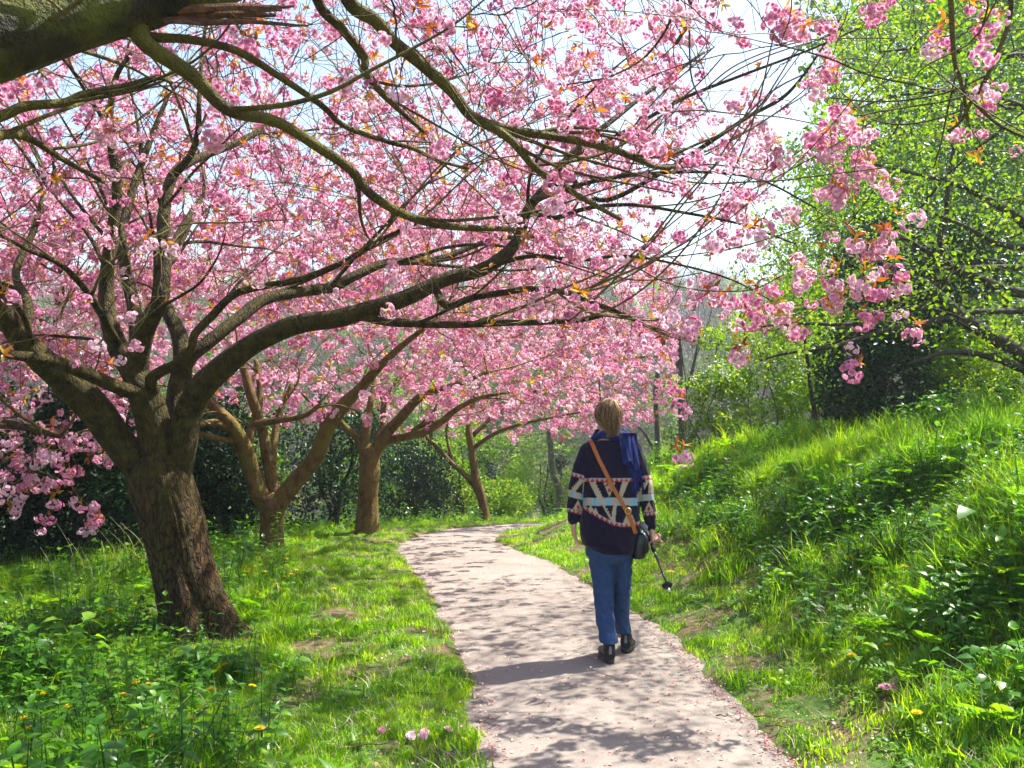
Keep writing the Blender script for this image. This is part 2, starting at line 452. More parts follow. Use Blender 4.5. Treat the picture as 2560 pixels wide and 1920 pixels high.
def path_e(x, y):
    """Distance outside the path's edge (negative on it) and the side (+1 right of it)."""
    x = np.asarray(x, float).ravel(); y = np.asarray(y, float).ravel()
    e = np.empty(len(x)); s = np.empty(len(x))
    for a in range(0, len(x), 20000):
        q = slice(a, a + 20000)
        dx = x[q, None] - PC[None, :, 0]; dy = y[q, None] - PC[None, :, 1]
        D = dx * dx + dy * dy
        i = D.argmin(1); r = np.arange(len(i))
        e[q] = np.sqrt(D[r, i]) - PC[i, 2]
        s[q] = np.sign(PT[i, 1] * dx[r, i] - PT[i, 0] * dy[r, i])
    return e, s

BY = np.array([-400, 6, 8, 10, 12, 14, 16, 18, 20, 22, 24, 32, 40, 55, 70, 90, 130, 170, 210, 260, 420.])
BZ = np.array([0, 0] + [-.0035 * (v - 6) ** 2 for v in (8, 10, 12, 14, 16, 18, 20, 22, 24)] + [-2.1, -3.0, -4.2, -4, -1, 10, 19, 25, 28, 29])

def base(y): return np.interp(y, BY, BZ)
def sstep(a, b, x):
    t = np.clip((x - a) / (b - a), 0, 1); return t * t * (3 - 2 * t)

def ground(x, y, es=None):
    x = np.asarray(x, float); y = np.asarray(y, float)
    shp = np.broadcast(x, y).shape
    x = np.broadcast_to(x, shp).ravel(); y = np.broadcast_to(y, shp).ravel()
    e, s = path_e(x, y) if es is None else es
    n1 = fbm(xy3(x, y, 0.9), 3, 3) - 0.5; n2 = vnoise(xy3(x, y, 5.0), 9) - 0.5
    ee = e + 0.15 * (vnoise(xy3(x, y, 4.5), 21) - 0.5) + 0.05 * n2
    lip = -0.035 + 0.065 * sstep(-0.06, 0.10, ee)
    t = np.maximum(0, e - 0.12)
    R = 1.62 * (1 - np.exp(-(t / 1.9) ** 1.8)) + 0.03 * np.maximum(0, t - 4)
    R = R * (1 - .14 * sstep(7, 13, y))
    R = R + (0.46 * n1 + 0.08 * n2) * sstep(0.3, 1.6, t)
    Lf = -0.035 * np.maximum(0, e - 1.0) - np.minimum(2.2, 0.13 * np.maximum(0, e - 4.2))
    Lf = Lf + (0.10 * n1 + 0.035 * n2) * sstep(0.0, 0.8, t)
    far = sstep(30, 60, y)
    z = base(y) + lip + np.where(s > 0, np.minimum(R, 4.0), Lf) * (1 - far) + far * (fbm(xy3(x, y, 0.03), 3, 5) - 0.5) * 6
    return z.reshape(shp)

def hit(px, py, y0=2.5, y1=60, n=500):
    """Where the view ray through (px, py) meets the ground."""
    Y = np.geomspace(y0, y1, n)
    P = at(np.full(n, px), np.full(n, py), Y)
    d = P[:, 2] - ground(P[:, 0], P[:, 1])
    k = np.argmax(d < 0)
    return P[k] if (d < 0).any() else P[-1]

xs = np.concatenate([-np.geomspace(9.2, 420, 46)[::-1], np.arange(-9, 9.01, .09), np.geomspace(9.2, 420, 46)])
ys = np.concatenate([-np.geomspace(3.2, 300, 20)[::-1], np.arange(-3, 23.01, .1), np.geomspace(23.3, 420, 60)])
X, Y = np.meshgrid(xs, ys)
Z = ground(X, Y)
ny, nx = X.shape
i, j = np.meshgrid(np.arange(ny - 1), np.arange(nx - 1), indexing='ij')
Q = np.stack([i * nx + j, i * nx + j + 1, (i + 1) * nx + j + 1, (i + 1) * nx + j], -1).reshape(-1, 4)
E, SD = path_e(X, Y)
m, N, L = newmat('turf_soil')
tc = N.new('ShaderNodeTexCoord'); g = tc.outputs['Object']
soil = ramp(N, L, noise(N, L, g, 26, 5, 0.7), [(0.3, (0.055, 0.036, 0.022)), (0.55, (0.15, 0.10, 0.062)), (0.75, (0.26, 0.19, 0.13))])
moss = ramp(N, L, noise(N, L, g, 40, 3), [(0.3, (0.035, 0.085, 0.012)), (0.7, (0.10, 0.17, 0.03))])
f = ramp(N, L, noise(N, L, g, 1.9, 4, 0.6), [(0.42, (0, 0, 0)), (0.56, (1, 1, 1))])
mx = N.new('ShaderNodeMix'); mx.data_type = 'RGBA'; L.new(f, mx.inputs[0]); L.new(soil, mx.inputs[6]); L.new(moss, mx.inputs[7])
p = N.new('ShaderNodeBsdfPrincipled'); p.inputs['Roughness'].default_value = 0.9; p.inputs['Specular IOR Level'].default_value = 0.15
L.new(mx.outputs[2], p.inputs['Base Color'])
b = N.new('ShaderNodeBump'); b.inputs['Strength'].default_value = 0.7; b.inputs['Distance'].default_value = 0.02
L.new(noise(N, L, g, 45, 4), b.inputs['Height']); L.new(b.outputs[0], p.inputs['Normal']); out(m, p.outputs[0])
M['turf'] = m
tag(link('ground', mesh_data('ground', np.stack([X, Y, Z], -1), Q, None, m)), kind='structure')

# the path, a sheet of worn pale asphalt just above the bed left for it
C = catmull(PATH, 40); T = np.gradient(C[:, :2], axis=0); T /= np.linalg.norm(T, axis=1, keepdims=True)
Nn = np.stack([T[:, 1], -T[:, 0]], -1)
cols = np.linspace(-1, 1, 17)
Wd = C[:, 2] + 0.07
PX = C[:, 0:1] + Nn[:, 0:1] * cols * Wd[:, None]; PY = C[:, 1:2] + Nn[:, 1:2] * cols * Wd[:, None]
PZ = base(C[:, 1:2]) - 0.012 * cols ** 2 + 0.006 * (vnoise(xy3(PX, PY, 1.6), 4) - .5)
k = len(C)
i, j = np.meshgrid(np.arange(k - 1), np.arange(16), indexing='ij')
Q = np.stack([i * 17 + j, i * 17 + j + 1, (i + 1) * 17 + j + 1, (i + 1) * 17 + j], -1).reshape(-1, 4)
m, N, L = newmat('worn_asphalt')
tc = N.new('ShaderNodeTexCoord'); g = tc.outputs['Object']
c1 = ramp(N, L, noise(N, L, g, 260, 2, 0.7), [(0.25, (0.14, 0.115, 0.095)), (0.5, (0.285, 0.242, 0.205)), (0.75, (0.41, 0.36, 0.315))])
c2 = ramp(N, L, noise(N, L, g, 2.3, 5, 0.65), [(0.3, (0.72, 0.70, 0.69)), (0.7, (1.0, 1.0, 1.0))])
mx = N.new('ShaderNodeMix'); mx.data_type = 'RGBA'; mx.blend_type = 'MULTIPLY'; mx.inputs[0].default_value = 1; L.new(c1, mx.inputs[6]); L.new(c2, mx.inputs[7])
vo = N.new('ShaderNodeTexVoronoi'); vo.inputs['Scale'].default_value = 95; L.new(g, vo.inputs['Vector'])
sp = ramp(N, L, vo.outputs['Distance'], [(0.06, (1, 1, 1)), (0.10, (0, 0, 0))])
m3 = N.new('ShaderNodeMix'); m3.data_type = 'RGBA'; L.new(sp, m3.inputs[0]); L.new(mx.outputs[2], m3.inputs[6]); m3.inputs[7].default_value = (0.17, 0.12, 0.10, 1)
p = N.new('ShaderNodeBsdfPrincipled'); p.inputs['Roughness'].default_value = 0.85; p.inputs['Specular IOR Level'].default_value = 0.25
L.new(m3.outputs[2], p.inputs['Base Color'])
b = N.new('ShaderNodeBump'); b.inputs['Strength'].default_value = 0.35; b.inputs['Distance'].default_value = 0.004
L.new(noise(N, L, g, 220, 3), b.inputs['Height']); L.new(b.outputs[0], p.inputs['Normal']); out(m, p.outputs[0])
tag(link('path', mesh_data('path', np.stack([PX, PY, PZ], -1), Q, None, m)), kind='structure')

# ================================================================== small plants
def blades(n, h, spread, wd, lean, v0=0.0, seg=3):
    """A tuft of grass: each blade a bent, tapering strip."""
    V, F, A = [], [], []
    for b in range(n):
        a = random.uniform(0, 6.283); r = spread * math.sqrt(random.random())
        o = np.array([r * math.cos(a), r * math.sin(a), -0.01])
        hh = random.uniform(*h); ww = wd * random.uniform(.7, 1.3); th = random.uniform(0, 6.283); ln = random.uniform(*lean)
        d = np.array([math.cos(th), math.sin(th), 0]); sdv = np.array([-d[1], d[0], 0])
        n0 = len(V)
        for q in range(seg):
            t = q / seg
            c = o + np.array([0, 0, hh * (t - 0.35 * ln * t * t)]) + d * hh * ln * t * t
            wq = ww * (1 - t ** 1.6) * 0.5
            V += [c - sdv * wq, c + sdv * wq]
        V.append(o + np.array([0, 0, hh * (1 - 0.35 * ln)]) + d * hh * ln)
        for q in range(seg - 1):
            k = n0 + 2 * q; F += [(k, k + 1, k + 3), (k, k + 3, k + 2)]
        k = n0 + 2 * (seg - 1); F.append((k, k + 1, k + 2))
        A += [v0 + random.random()] * (len(V) - n0)
    return np.array(V), F, A

def leaf8(Ln, W, fold=0.25, droop=0.3):
    """A leaf along +x with a folded midrib and a drooping tip."""
    def pt(t, s): return (Ln * t, W * s, fold * abs(s) * W - droop * Ln * t * t)
    V = np.array([pt(0, 0), pt(.3, 0), pt(.3, .5), pt(.3, -.5), pt(.68, 0), pt(.68, .34), pt(.68, -.34), pt(1, 0)])
    F = [(0, 1, 2), (0, 3, 1), (1, 5, 2), (1, 4, 5), (3, 6, 1), (1, 6, 4), (4, 7, 5), (6, 7, 4)]
    return V, F

def leaf2(Ln, W, fold=0.2):
    return np.array([(0, 0, 0), (Ln * .45, W * .5, fold * W), (Ln * .45, -W * .5, fold * W), (Ln, 0, 0)]), [(0, 2, 3), (0, 3, 1)]

def place(V, yaw, pitch, roll, o, s=1.0):
    return (V * s) @ rots([(roll, -pitch, yaw)])[0].T + np.asarray(o)

def tri_mesh(name, parts, mat):
    mb = MB()
    for V, F, a in parts: mb.add(V, None, F, a)
    return mb.data(name, mat, True)

def nettle_mesh(k, h, pairs, L0):
    parts = []
    lean = np.array([random.uniform(-.12, .12), random.uniform(-.12, .12), 0])
    c = lambda t: np.array([0, 0, h * t]) + lean * h * t * t
    Vs, Qs, Ts = tube(np.array([c(t) for t in np.linspace(0, 1, 5)]), np.linspace(.0035, .0015, 5), 4)
    st = (Vs, [tuple(q[[0, 1, 2]]) for q in Qs] + [tuple(q[[0, 2, 3]]) for q in Qs], 0.2)
    parts.append(st)
    yaw = random.uniform(0, 6)
    for p_ in range(pairs):
        t = 0.22 + 0.78 * p_ / max(1, pairs - 1)
        ln = L0 * (1.0 - 0.55 * max(0, t - .35)) * random.uniform(.85, 1.15)
        for s_ in (0, math.pi):
            V, F = leaf8(ln, ln * .62, .3, .35)
            parts.append((place(V, yaw + s_ + random.uniform(-.3, .3), random.uniform(-.1, .35) + (.5 if t > .95 else 0), random.uniform(-.3, .3), c(t)), F, random.random()))
        yaw += 1.57 + random.uniform(-.2, .2)
    return tri_mesh('nettle', parts, M['nettle'])

def rosette_mesh(n, L0, W, pit, mat, name):
    parts = []
    for q in range(n):
        ln = L0 * random.uniform(.7, 1.1)
        V, F = leaf8(ln, W * ln, .3, random.uniform(.2, .5))
        a = 6.283 * q / n + random.uniform(-.3, .3)
        parts.append((place(V, a, random.uniform(*pit), random.uniform(-.3, .3), (0, 0, 0.005)), F, random.random()))
    return tri_mesh(name, parts, mat)

def patch_mesh(n, r, h, L0, mat, name, W=.7):
    """Low leafy ground cover: small leaves on short stalks."""
    parts = []
    for q in range(n):
        a = random.uniform(0, 6.283); rr = r * math.sqrt(random.random())
        V, F = leaf8(L0 * random.uniform(.6, 1.2), L0 * W, .25, .25)
        parts.append((place(V, random.uniform(0, 6.28), random.uniform(-.3, .6), random.uniform(-.4, .4), (rr * math.cos(a), rr * math.sin(a), h * (0.2 + 0.8 * random.random()) * (1 - .5 * rr / r))), F, random.random()))
    return tri_mesh(name, parts, mat)

def frond_mesh(n, L0, mat, name):
    """Cow-parsley style leaf: fronds of many small leaflets."""
    parts = []
    for q in range(n):
        yaw = random.uniform(0, 6.28); pit = random.uniform(.35, 1.1); ln = L0 * random.uniform(.6, 1.1)
        for s_ in np.linspace(.3, 1, 8):
            for sg in (-1, 1):
                l2 = ln * .42 * (1.15 - s_)
                V, F = leaf2(l2, l2 * .5)
                V = place(V, sg * 1.0, 0, 0, (s_ * ln, 0, -.35 * ln * s_ * s_))
                parts.append((place(V, yaw, pit, 0, (0, 0, 0)), F, random.random()))
    return tri_mesh(name, parts, mat)

def tuft_proto(nm, *a, mat='grass', **k):
    V, F, A = blades(*a, **k)
    return proto(mesh_data(nm, V, None, F, M[mat], True, {'v': A}))

P_short = [tuft_proto('short_tuft', 16, (.025, .065), .045, .0045, (.1, .9)) for _ in range(5)]
P_mid = [tuft_proto('mid_tuft', 16, (.07, .17), .05, .0055, (.15, .9)) for _ in range(4)]
P_tall = [tuft_proto('tall_tuft', 18, (.16, .36), .06, .0075, (.15, .9), seg=4) for _ in range(5)]
nettle_meshes = [nettle_mesh(k, random.uniform(.16, .30), random.choice((4, 5, 6)), random.uniform(.05, .07)) for k in range(6)]
P_nettle = [proto(m_) for m_ in nettle_meshes]
P_herb = [proto(patch_mesh(26, .13, .12, .045, M['herb'], 'herb_patch')) for _ in range(3)] + [proto(frond_mesh(5, .20, M['herb'], 'frond_herb')) for _ in range(3)]
P_low = [proto(patch_mesh(22, .09, .035, .022, M['herb'], 'low_patch', .9)) for _ in range(3)]
P_dock = [proto(rosette_mesh(6, .17, .33, (.35, 1.1), M['herb'], 'dock')) for _ in range(3)]

def sample(n, y0, y1, pw=1.0):
    y = y0 * (y1 / y0) ** (rng.random(n) ** pw)
    hw = 0.60 * y + 0.5
    return (rng.random(n) * 2 - 1) * hw, y

def strew(name, protos, n, y0, y1, prob, scl, tilt=0.15, dz=0.0, mat_kind='stuff', pw=1.0):
    x, y = sample(n, y0, y1, pw)
    e, s = path_e(x, y)
    pr = prob(x, y, e, s)
    if name in ('tall_grass', 'nettle_undergrowth', 'herb_undergrowth', 'dock_undergrowth', 'meadow_grass'):      # kept low round the foot of the big cherry
        pr = pr * (1 - .92 * np.exp(-(((x + 2.2) / .62) ** 2 + ((y - 6.0) / .8) ** 2) ** 2))
    k = rng.random(n) < pr
    x, y, e, s = x[k], y[k], e[k], s[k]
    z = ground(x, y, (e, s)) + dz
    P = np.stack([x, y, z], -1)
    eul = np.stack([rng.normal(0, tilt, len(x)), rng.normal(0, tilt, len(x)), rng.random(len(x)) * 6.283], -1)
    sc = rng.uniform(*scl, len(x)) * (.72 + .62 * sstep(.35, .68, vnoise(xy3(x, y, 3.2), 91)))
    o = scatter(name, protos, P, eul, sc)
    return tag(o, kind=mat_kind)

def soilmask(x, y): return fbm(xy3(x, y, 2.1), 3, 31)
def clump(x, y, f=1.3, sd=41): return fbm(xy3(x, y, f), 3, sd)

def p_short(x, y, e, s):
    sm = soilmask(x, y)
    L_ = (s < 0) * sstep(-.01, .05, e) * (1 - sstep(1.5, 2.4, e))
    R_ = (s > 0) * sstep(-.01, .06, e) * (1 - sstep(.75, 1.3, e))
    bare = np.where(s > 0, sstep(.47, .55, sm) * (e < 1.3) * .9, sstep(.55, .62, sm) * (e < 1.1) * .85)
    return np.clip((L_ + R_) * (1 - bare), 0, 1)
def p_mid(x, y, e, s):
    L_ = (s < 0) * sstep(1.0, 2.0, e) * .9 * (0.35 + clump(x, y, 1.7, 51))
    R_ = (s > 0) * sstep(.45, 1.1, e) * (0.15 + .8 * sstep(.42, .6, clump(x, y, 1.7, 51)))
    return L_ + R_
def p_tall(x, y, e, s):
    L_ = (s < 0) * sstep(2.3, 3.6, e) * sstep(.40, .6, clump(x, y, .9, 61)) * .7
    R_ = (s > 0) * sstep(.8, 1.5, e) * (0.10 + sstep(.40, .58, clump(x, y, .9, 61)))
    return np.clip(L_ + R_, 0, 1)
def p_nettle(x, y, e, s):
    L_ = (s < 0) * sstep(1.15, 1.9, e) * sstep(.40, .55, clump(x, y, .8, 71)) * np.where(y < 7.5, 1, .5)
    R_ = (s > 0) * sstep(.8, 1.35, e) * sstep(.45, .58, 1 - clump(x, y, .9, 61)) * .9
    return L_ + R_
def p_herb(x, y, e, s):
    L_ = (s < 0) * sstep(1.2, 2.0, e) * .55
    R_ = (s > 0) * sstep(.6, 1.2, e) * .45
    return L_ + R_
def p_low(x, y, e, s): return ((s < 0) * sstep(.5, 1.5, e) * .7 + (s > 0) * sstep(.1, .5, e) * (1 - sstep(1, 1.6, e)) * .5) * sstep(.42, .6, clump(x, y, 1.9, 81))
def p_dock(x, y, e, s): return (np.abs(e) > 0) * (e > .5) * np.where(s > 0, .8, .5)

D_short = tuft_proto('dry_tuft', 9, (.03, .08), .05, .004, (.3, 1.2), mat='drygrass')
strew('short_grass', P_short * 2 + [D_short], 150000, 2.6, 24, p_short, (.7, 1.35), .2)
D_mid = tuft_proto('dry_mid_tuft', 7, (.08, .2), .06, .0045, (.3, 1.2), mat='drygrass')
strew('meadow_grass', P_mid * 3 + [D_mid], 60000, 2.6, 26, p_mid, (.7, 1.3), .2)
strew('tall_grass', P_tall, 40000, 2.6, 24, p_tall, (.5, .98), .18)
strew('nettle_undergrowth', P_nettle, 22000, 3.0, 22, p_nettle, (.65, 1.25), .18)
strew('herb_undergrowth', P_herb, 16000, 3.0, 24, p_herb, (.6, 1.3), .15)
strew('clover_ground_cover', P_low, 14000, 2.6, 20, p_low, (.7, 1.3), .1)
strew('dock_undergrowth', P_dock, 900, 3.0, 18, p_dock, (.4, .8), .15)

# fallen petals, thick along the path's edges
x, y = sample(110000, 3.2, 20)
e, s = path_e(x, y)
pr = np.where(e < 0, .07 + .9 * np.exp(-((e + .01) / .09) ** 2), .10 * np.exp(-e / .5)) * np.where(s > 0, 1.0, .75)
k = (rng.random(len(x)) < pr) & (e < 1.2)
x, y, e, s = x[k], y[k], e[k], s[k]
z = np.where(e < 0.02, base(y) + .002, ground(x, y, (e, s)) + .025)
V0 = np.array([(-.006, -.005, .001), (.006, -.004, .003), (.007, .005, .001), (-.005, .006, .004)])
V, F, a = stamp(V0, [(0, 1, 2, 3)], np.stack([x, y, z], -1), np.stack([rng.normal(0, .3, len(x)), rng.normal(0, .3, len(x)), rng.random(len(x)) * 6.28], -1), rng.uniform(.6, 1.35, len(x)))
m = leafmat('fallen_petal', [(0.1, (0.42, 0.12, 0.12)), (0.5, (0.62, 0.30, 0.30)), (0.9, (0.75, 0.55, 0.50))], 0.2, 0.7, 0.2, True)
tag(link('fallen_petals', mesh_data('fallen_petals', V, F, None, m, False, {'v': a})), kind='stuff')
# ================================================================== blossom and bronze leaves
def flower_parts(c, nrm, r):
    """A double cherry flower: three rings of cupped, ruffled petals."""
    nrm = nrm / np.linalg.norm(nrm)
    q = Vector(nrm).to_track_quat('Z', 'Y').to_matrix()
    q = np.array(q)
    parts = []
    for ring, (n, rr, lift) in enumerate(((7, 1.0, .15), (6, .78, .6), (4, .5, 1.1))):
        for k in range(n):
            a = 6.283 * (k + .5 * ring) / n + random.uniform(-.2, .2)
            L = r * rr * random.uniform(.88, 1.1); W = L * .72
            ca, sa = math.cos(lift), math.sin(lift)
            V = np.array([(0, 0, 0), (L * .62 * ca, W * .62, L * .62 * sa + .1 * W), (L * .62 * ca, -W * .62, L * .62 * sa + .1 * W), (L * ca * 1.02, W * .28, L * sa * .9), (L * ca * 1.02, -W * .28, L * sa * .9)])
            Rz = np.array([(math.cos(a), -math.sin(a), 0), (math.sin(a), math.cos(a), 0), (0, 0, 1)])
            V = (V @ Rz.T) @ q.T + c
            parts.append((V, [(0, 2, 4), (0, 4, 3), (0, 3, 1)], min(1, max(0, random.gauss(.62 - .18 * ring, .2)))))
    return parts

def cluster_mesh(k, nf):
    parts = []
    for f in range(nf):
        d = np.array([random.gauss(0, 1), random.gauss(0, 1), random.gauss(-.15, .75)]); d /= np.linalg.norm(d)
        c = d * np.array([.056, .056, .044]) * random.uniform(.75, 1.08) + np.array([0, 0, -.045])
        parts += flower_parts(c, d + np.array([0, 0, -.15]), random.uniform(.0165, .0225))
    for b in range(3):                                    # hanging stalks with buds
        x, y = random.uniform(-.04, .04), random.uniform(-.04, .04)
        V, Q, T = tube([(0, 0, 0), (x * .6, y * .6, -.03), (x, y, -.075)], .0012, 3, False)
        parts.append((V, [tuple(q[[0, 1, 2]]) for q in Q] + [tuple(q[[0, 2, 3]]) for q in Q], 0.0))
    return tri_mesh('blossom_cluster', parts, M['petal'])

def sprig_mesh(k, n):
    parts = []
    for q in range(n):
        L = random.uniform(.05, .09)
        V, F = leaf8(L, L * .34, .35, random.uniform(.0, .5))
        parts.append((place(V, random.uniform(0, 6.28), random.uniform(-.2, 1.2), random.uniform(-.5, .5), (0, 0, 0)), F, random.random()))
    return tri_mesh('bronze_leaves', parts, M['bronze'])

CL = [cluster_mesh(k, random.choice((13, 15, 17, 19))) for k in range(7)]
SP = [sprig_mesh(k, random.choice((3, 4, 5))) for k in range(5)]
PCL = [proto(m_) for m_ in CL]; PSP = [proto(m_) for m_ in SP]

# ================================================================== growing branches
def grow(P0, len0, A, bf):
    """Joins attractor points A to the skeleton P0 one by one, each by the cheapest (new wood + bf * way to the trunk) link."""
    n0, m = len(P0), len(A)
    par = np.full(n0 + m, -1)
    best = np.full(m, 1e9); bi = np.zeros(m, int); plen = np.concatenate([len0, np.zeros(m)])
    for a in range(0, m, 400):
        D = np.linalg.norm(A[a:a + 400, None] - P0[None], axis=2) + bf * len0[None]
        bi[a:a + 400] = D.argmin(1); best[a:a + 400] = D.min(1)
    P = np.concatenate([P0, A]); order = []
    alive = np.ones(m, bool)
    for _ in range(m):
        c = np.where(alive, best, 1e9).argmin()
        alive[c] = False; par[n0 + c] = bi[c]; order.append(n0 + c)
        plen[n0 + c] = plen[bi[c]] + np.linalg.norm(A[c] - P[bi[c]])
        D = np.linalg.norm(A - A[c], axis=1) + bf * plen[n0 + c]
        u = alive & (D < best)
        best[u] = D[u]; bi[u] = n0 + c
    return P, par, order

def wood(P0, R0, A, bf=0.3, tip=0.0022, expo=2.15, jit=0.02, sag=0.0, sub=4, len0=None):
    """Branches grown from skeleton nodes P0 (radius R0) to the points A: (mesh builder, nodes, radii, thin nodes' directions)."""
    n0 = len(P0)
    P, par, order = grow(P0, np.zeros(n0) if len0 is None else len0, A, bf)
    kids = [[] for _ in range(len(P))]
    for v in order: kids[par[v]].append(v)
    cnt = np.zeros(len(P))
    for v in reversed(order):
        if not kids[v]: cnt[v] = 1
        else: cnt[v] = sum(cnt[c] for c in kids[v])
    R = tip * np.maximum(1, cnt) ** (1 / expo)
    R[:n0] = R0
    for it in range(3):                                   # smooth the grown nodes along the branch
        Pn = P.copy()
        for v in order:
            if kids[v]:
                c = max(kids[v], key=lambda q: cnt[q]); Pn[v] = .5 * P[v] + .25 * (P[par[v]] + P[c])
        P = Pn
    mb = MB(); dirs = {}
    starts = [(par[v], v) for v in order if par[v] < n0] + [(par[v], v) for v in order if par[v] >= n0 and v != max(kids[par[v]], key=lambda q: cnt[q])]
    for pv, v in starts:
        ch = [v]
        while kids[ch[-1]]: ch.append(max(kids[ch[-1]], key=lambda q: cnt[q]))
        r0 = min(R[v] * 1.25, R[pv] * .8)
        pts = np.concatenate([P[pv:pv + 1], P[ch]]); rr = np.concatenate([[r0], np.minimum(R[ch], r0)])
        d0 = pts[1] - pts[0]; ln = np.linalg.norm(d0)
        if ln > .35:                                      # a long link gets an arching middle
            mid = pts[0] + d0 * .5 + np.array([0, 0, -sag * ln]) + rng.normal(0, .06 * ln, 3)
            pts = np.concatenate([pts[:1], [mid], pts[1:]]); rr = np.concatenate([rr[:1], [rr[0]], rr[1:]])
        Cv = catmull(np.concatenate([pts, rr[:, None]], 1), sub)
        Cv[1:, :3] += rng.normal(0, jit * .22, (len(Cv) - 1, 3)) * np.minimum(1, .01 / np.maximum(Cv[1:, 3:4], .003))
        Cv[:, 3] = np.clip(Cv[:, 3], tip * .6, None)
        big = Cv[0, 3]
        V, Q, T = tube(Cv[:, :3], Cv[:, 3], 8 if big > .02 else 5 if big > .008 else 3, False)
        mb.add(V, Q, T)
        for a, q in zip(range(len(ch)), ch):
            dirs[q] = P[q] - P[ch[a - 1] if a else pv]
    return mb, P, R, order, dirs

def limb_pts(spec, n=7):
    """(px, py, distance, width in px) rows -> points and radii in the place."""
    s = np.asarray(spec, float)
    P = at(s[:, 0], s[:, 1], s[:, 2]); r = s[:, 3] / 2 * s[:, 2] / FPX
    C = catmull(np.concatenate([P, r[:, None]], 1), n)
    return C[:, :3], np.abs(C[:, 3])

def bark_wob(amp, fz, seed, fa=3.0):
    def f(P, a, fa=fa):
        A_ = np.broadcast_to(a[None], (len(P), len(a))); ln = np.concatenate([[0], np.cumsum(np.linalg.norm(np.diff(P, axis=0), axis=1))])[:, None] + 0 * A_
        n = fbm(np.stack([np.cos(A_) * fa, np.sin(A_) * fa, ln * fz], -1), 4, seed)
        rd = 1 - np.abs(2 * fbm(np.stack([np.cos(A_) * fa * 2.2, np.sin(A_) * fa * 2.2, ln * fz * .8], -1), 3, seed + 9) - 1)
        return 1 + amp * (n - .5) * 1.4 + amp * (rd - .75)
    return f

def sweep(C, r, n, ln, seed, spread=.75, lift=.12):
    """n long arching side branches off a limb."""
    g = np.random.default_rng(seed); outb = []
    T = np.gradient(C, axis=0); T /= np.linalg.norm(T, axis=1, keepdims=True)
    for k in range(n):
        i = int(len(C) * g.uniform(.25, .97)); i = min(i, len(C) - 2)
        L = ln * g.uniform(.5, 1.1); d = T[i].copy()
        sdv = g.normal(0, 1, 3) * np.array([1, 1, .55]); sdv -= d * (sdv @ d); sdv /= np.linalg.norm(sdv)
        d = d + sdv * spread * g.uniform(.5, 1.2); d /= np.linalg.norm(d)
        p = C[i].copy(); pts = [p.copy()]
        turn = g.normal(0, .10, 3); turn[2] += lift * (1 if d[2] < .3 else -.8)
        for q in range(6):
            d = d + turn + g.normal(0, .09, 3); d[2] = np.clip(d[2], -.35, .75); d /= np.linalg.norm(d)
            p = p + d * L / 6; pts.append(p.copy())
        r0 = min(r[i] * .5, .006 + .0065 * L)
        outb.append((catmull(np.array(pts), 5), np.linspace(r0, max(.0035, r0 * .28), 31)))
    return outb

def inside(px, py, limits):
    """True above the lower edge 'limits' ((px, py) rows) of the blossom seen in the photograph."""
    l = np.asarray(limits, float)
    return py < np.interp(px, l[:, 0], l[:, 1])

def hang_blossom(tree, P, R, order, dirs, n_leaf=0.35, thin=0.006, per=(1, 2), forced=None, keep=None, top=300, size=(.85, 1.2), lsize=(.7, 1.2), n_sprig=150, prob=.9, fsize=1.0, wfun=None):
    """Clusters and bronze leaves on the thin wood: the ones that show largest are parts, the rest one part."""
    pos, spr = [], []
    W_ = wfun(P) if wfun is not None else np.ones(len(P))
    for v in order:
        if R[v] > thin or rng.random() > prob * W_[v]:
            if R[v] < thin and rng.random() < .10: spr.append(P[v] + rng.normal(0, .03, 3))
            continue
        d = dirs[v]
        for _ in range(rng.integers(per[0], per[1] + 1)):
            pos.append(P[v] + rng.normal(0, .03, 3) - d * rng.random() * .5)
        if rng.random() < n_leaf: spr.append(P[v] + rng.normal(0, .035, 3))
    if forced is not None:
        for f in forced: pos.append(f); spr.append(f + np.array([0, 0, .03]))
    pos = np.array(pos); spr = np.array(spr)
    if keep is not None:
        k = keep(pos); pos = pos[k]; k = keep(spr); spr = spr[k]
    nf = 0 if forced is None else len(forced)
    base_ = np.array(tree.location)
    for P_, metas, protos, nm, rest, ntop, sz, tl in ((pos, CL, PCL, 'blossom_cluster', 'blossoms', top, size, .5), (spr, SP, PSP, 'leaf_sprig', 'leaves', n_sprig, lsize, .9)):
        if not len(P_): continue
        px, py = proj(P_); d = np.linalg.norm(P_ - CAM, axis=1)
        vis = (px > -20) & (px < 2580) & (py > -20) & (py < 1900) & (P_[:, 1] > 1)
        o_ = np.argsort(np.where(vis, d, 1e6 + d))
        eul = np.stack([rng.normal(0, tl, len(P_)), rng.normal(0, tl, len(P_)), rng.random(len(P_)) * 6.283], -1)
        sc = rng.uniform(*sz, len(P_))
        if nf and keep is None: sc[-nf:] = fsize * rng.uniform(1.0, 1.3, nf) if nm == 'blossom_cluster' else fsize * rng.uniform(.8, 1.1, nf)
        ind = o_[:min(ntop, int(vis.sum()))]
        for q in ind:
            o = link(nm, metas[rng.integers(len(metas))], tree, P_[q] - base_, eul[q], float(sc[q]))
        r_ = o_[len(ind):]
        if len(r_):
            tag(scatter(rest, protos, P_[r_] - base_, eul[r_], sc[r_], tree), kind='stuff')
    return len(pos)

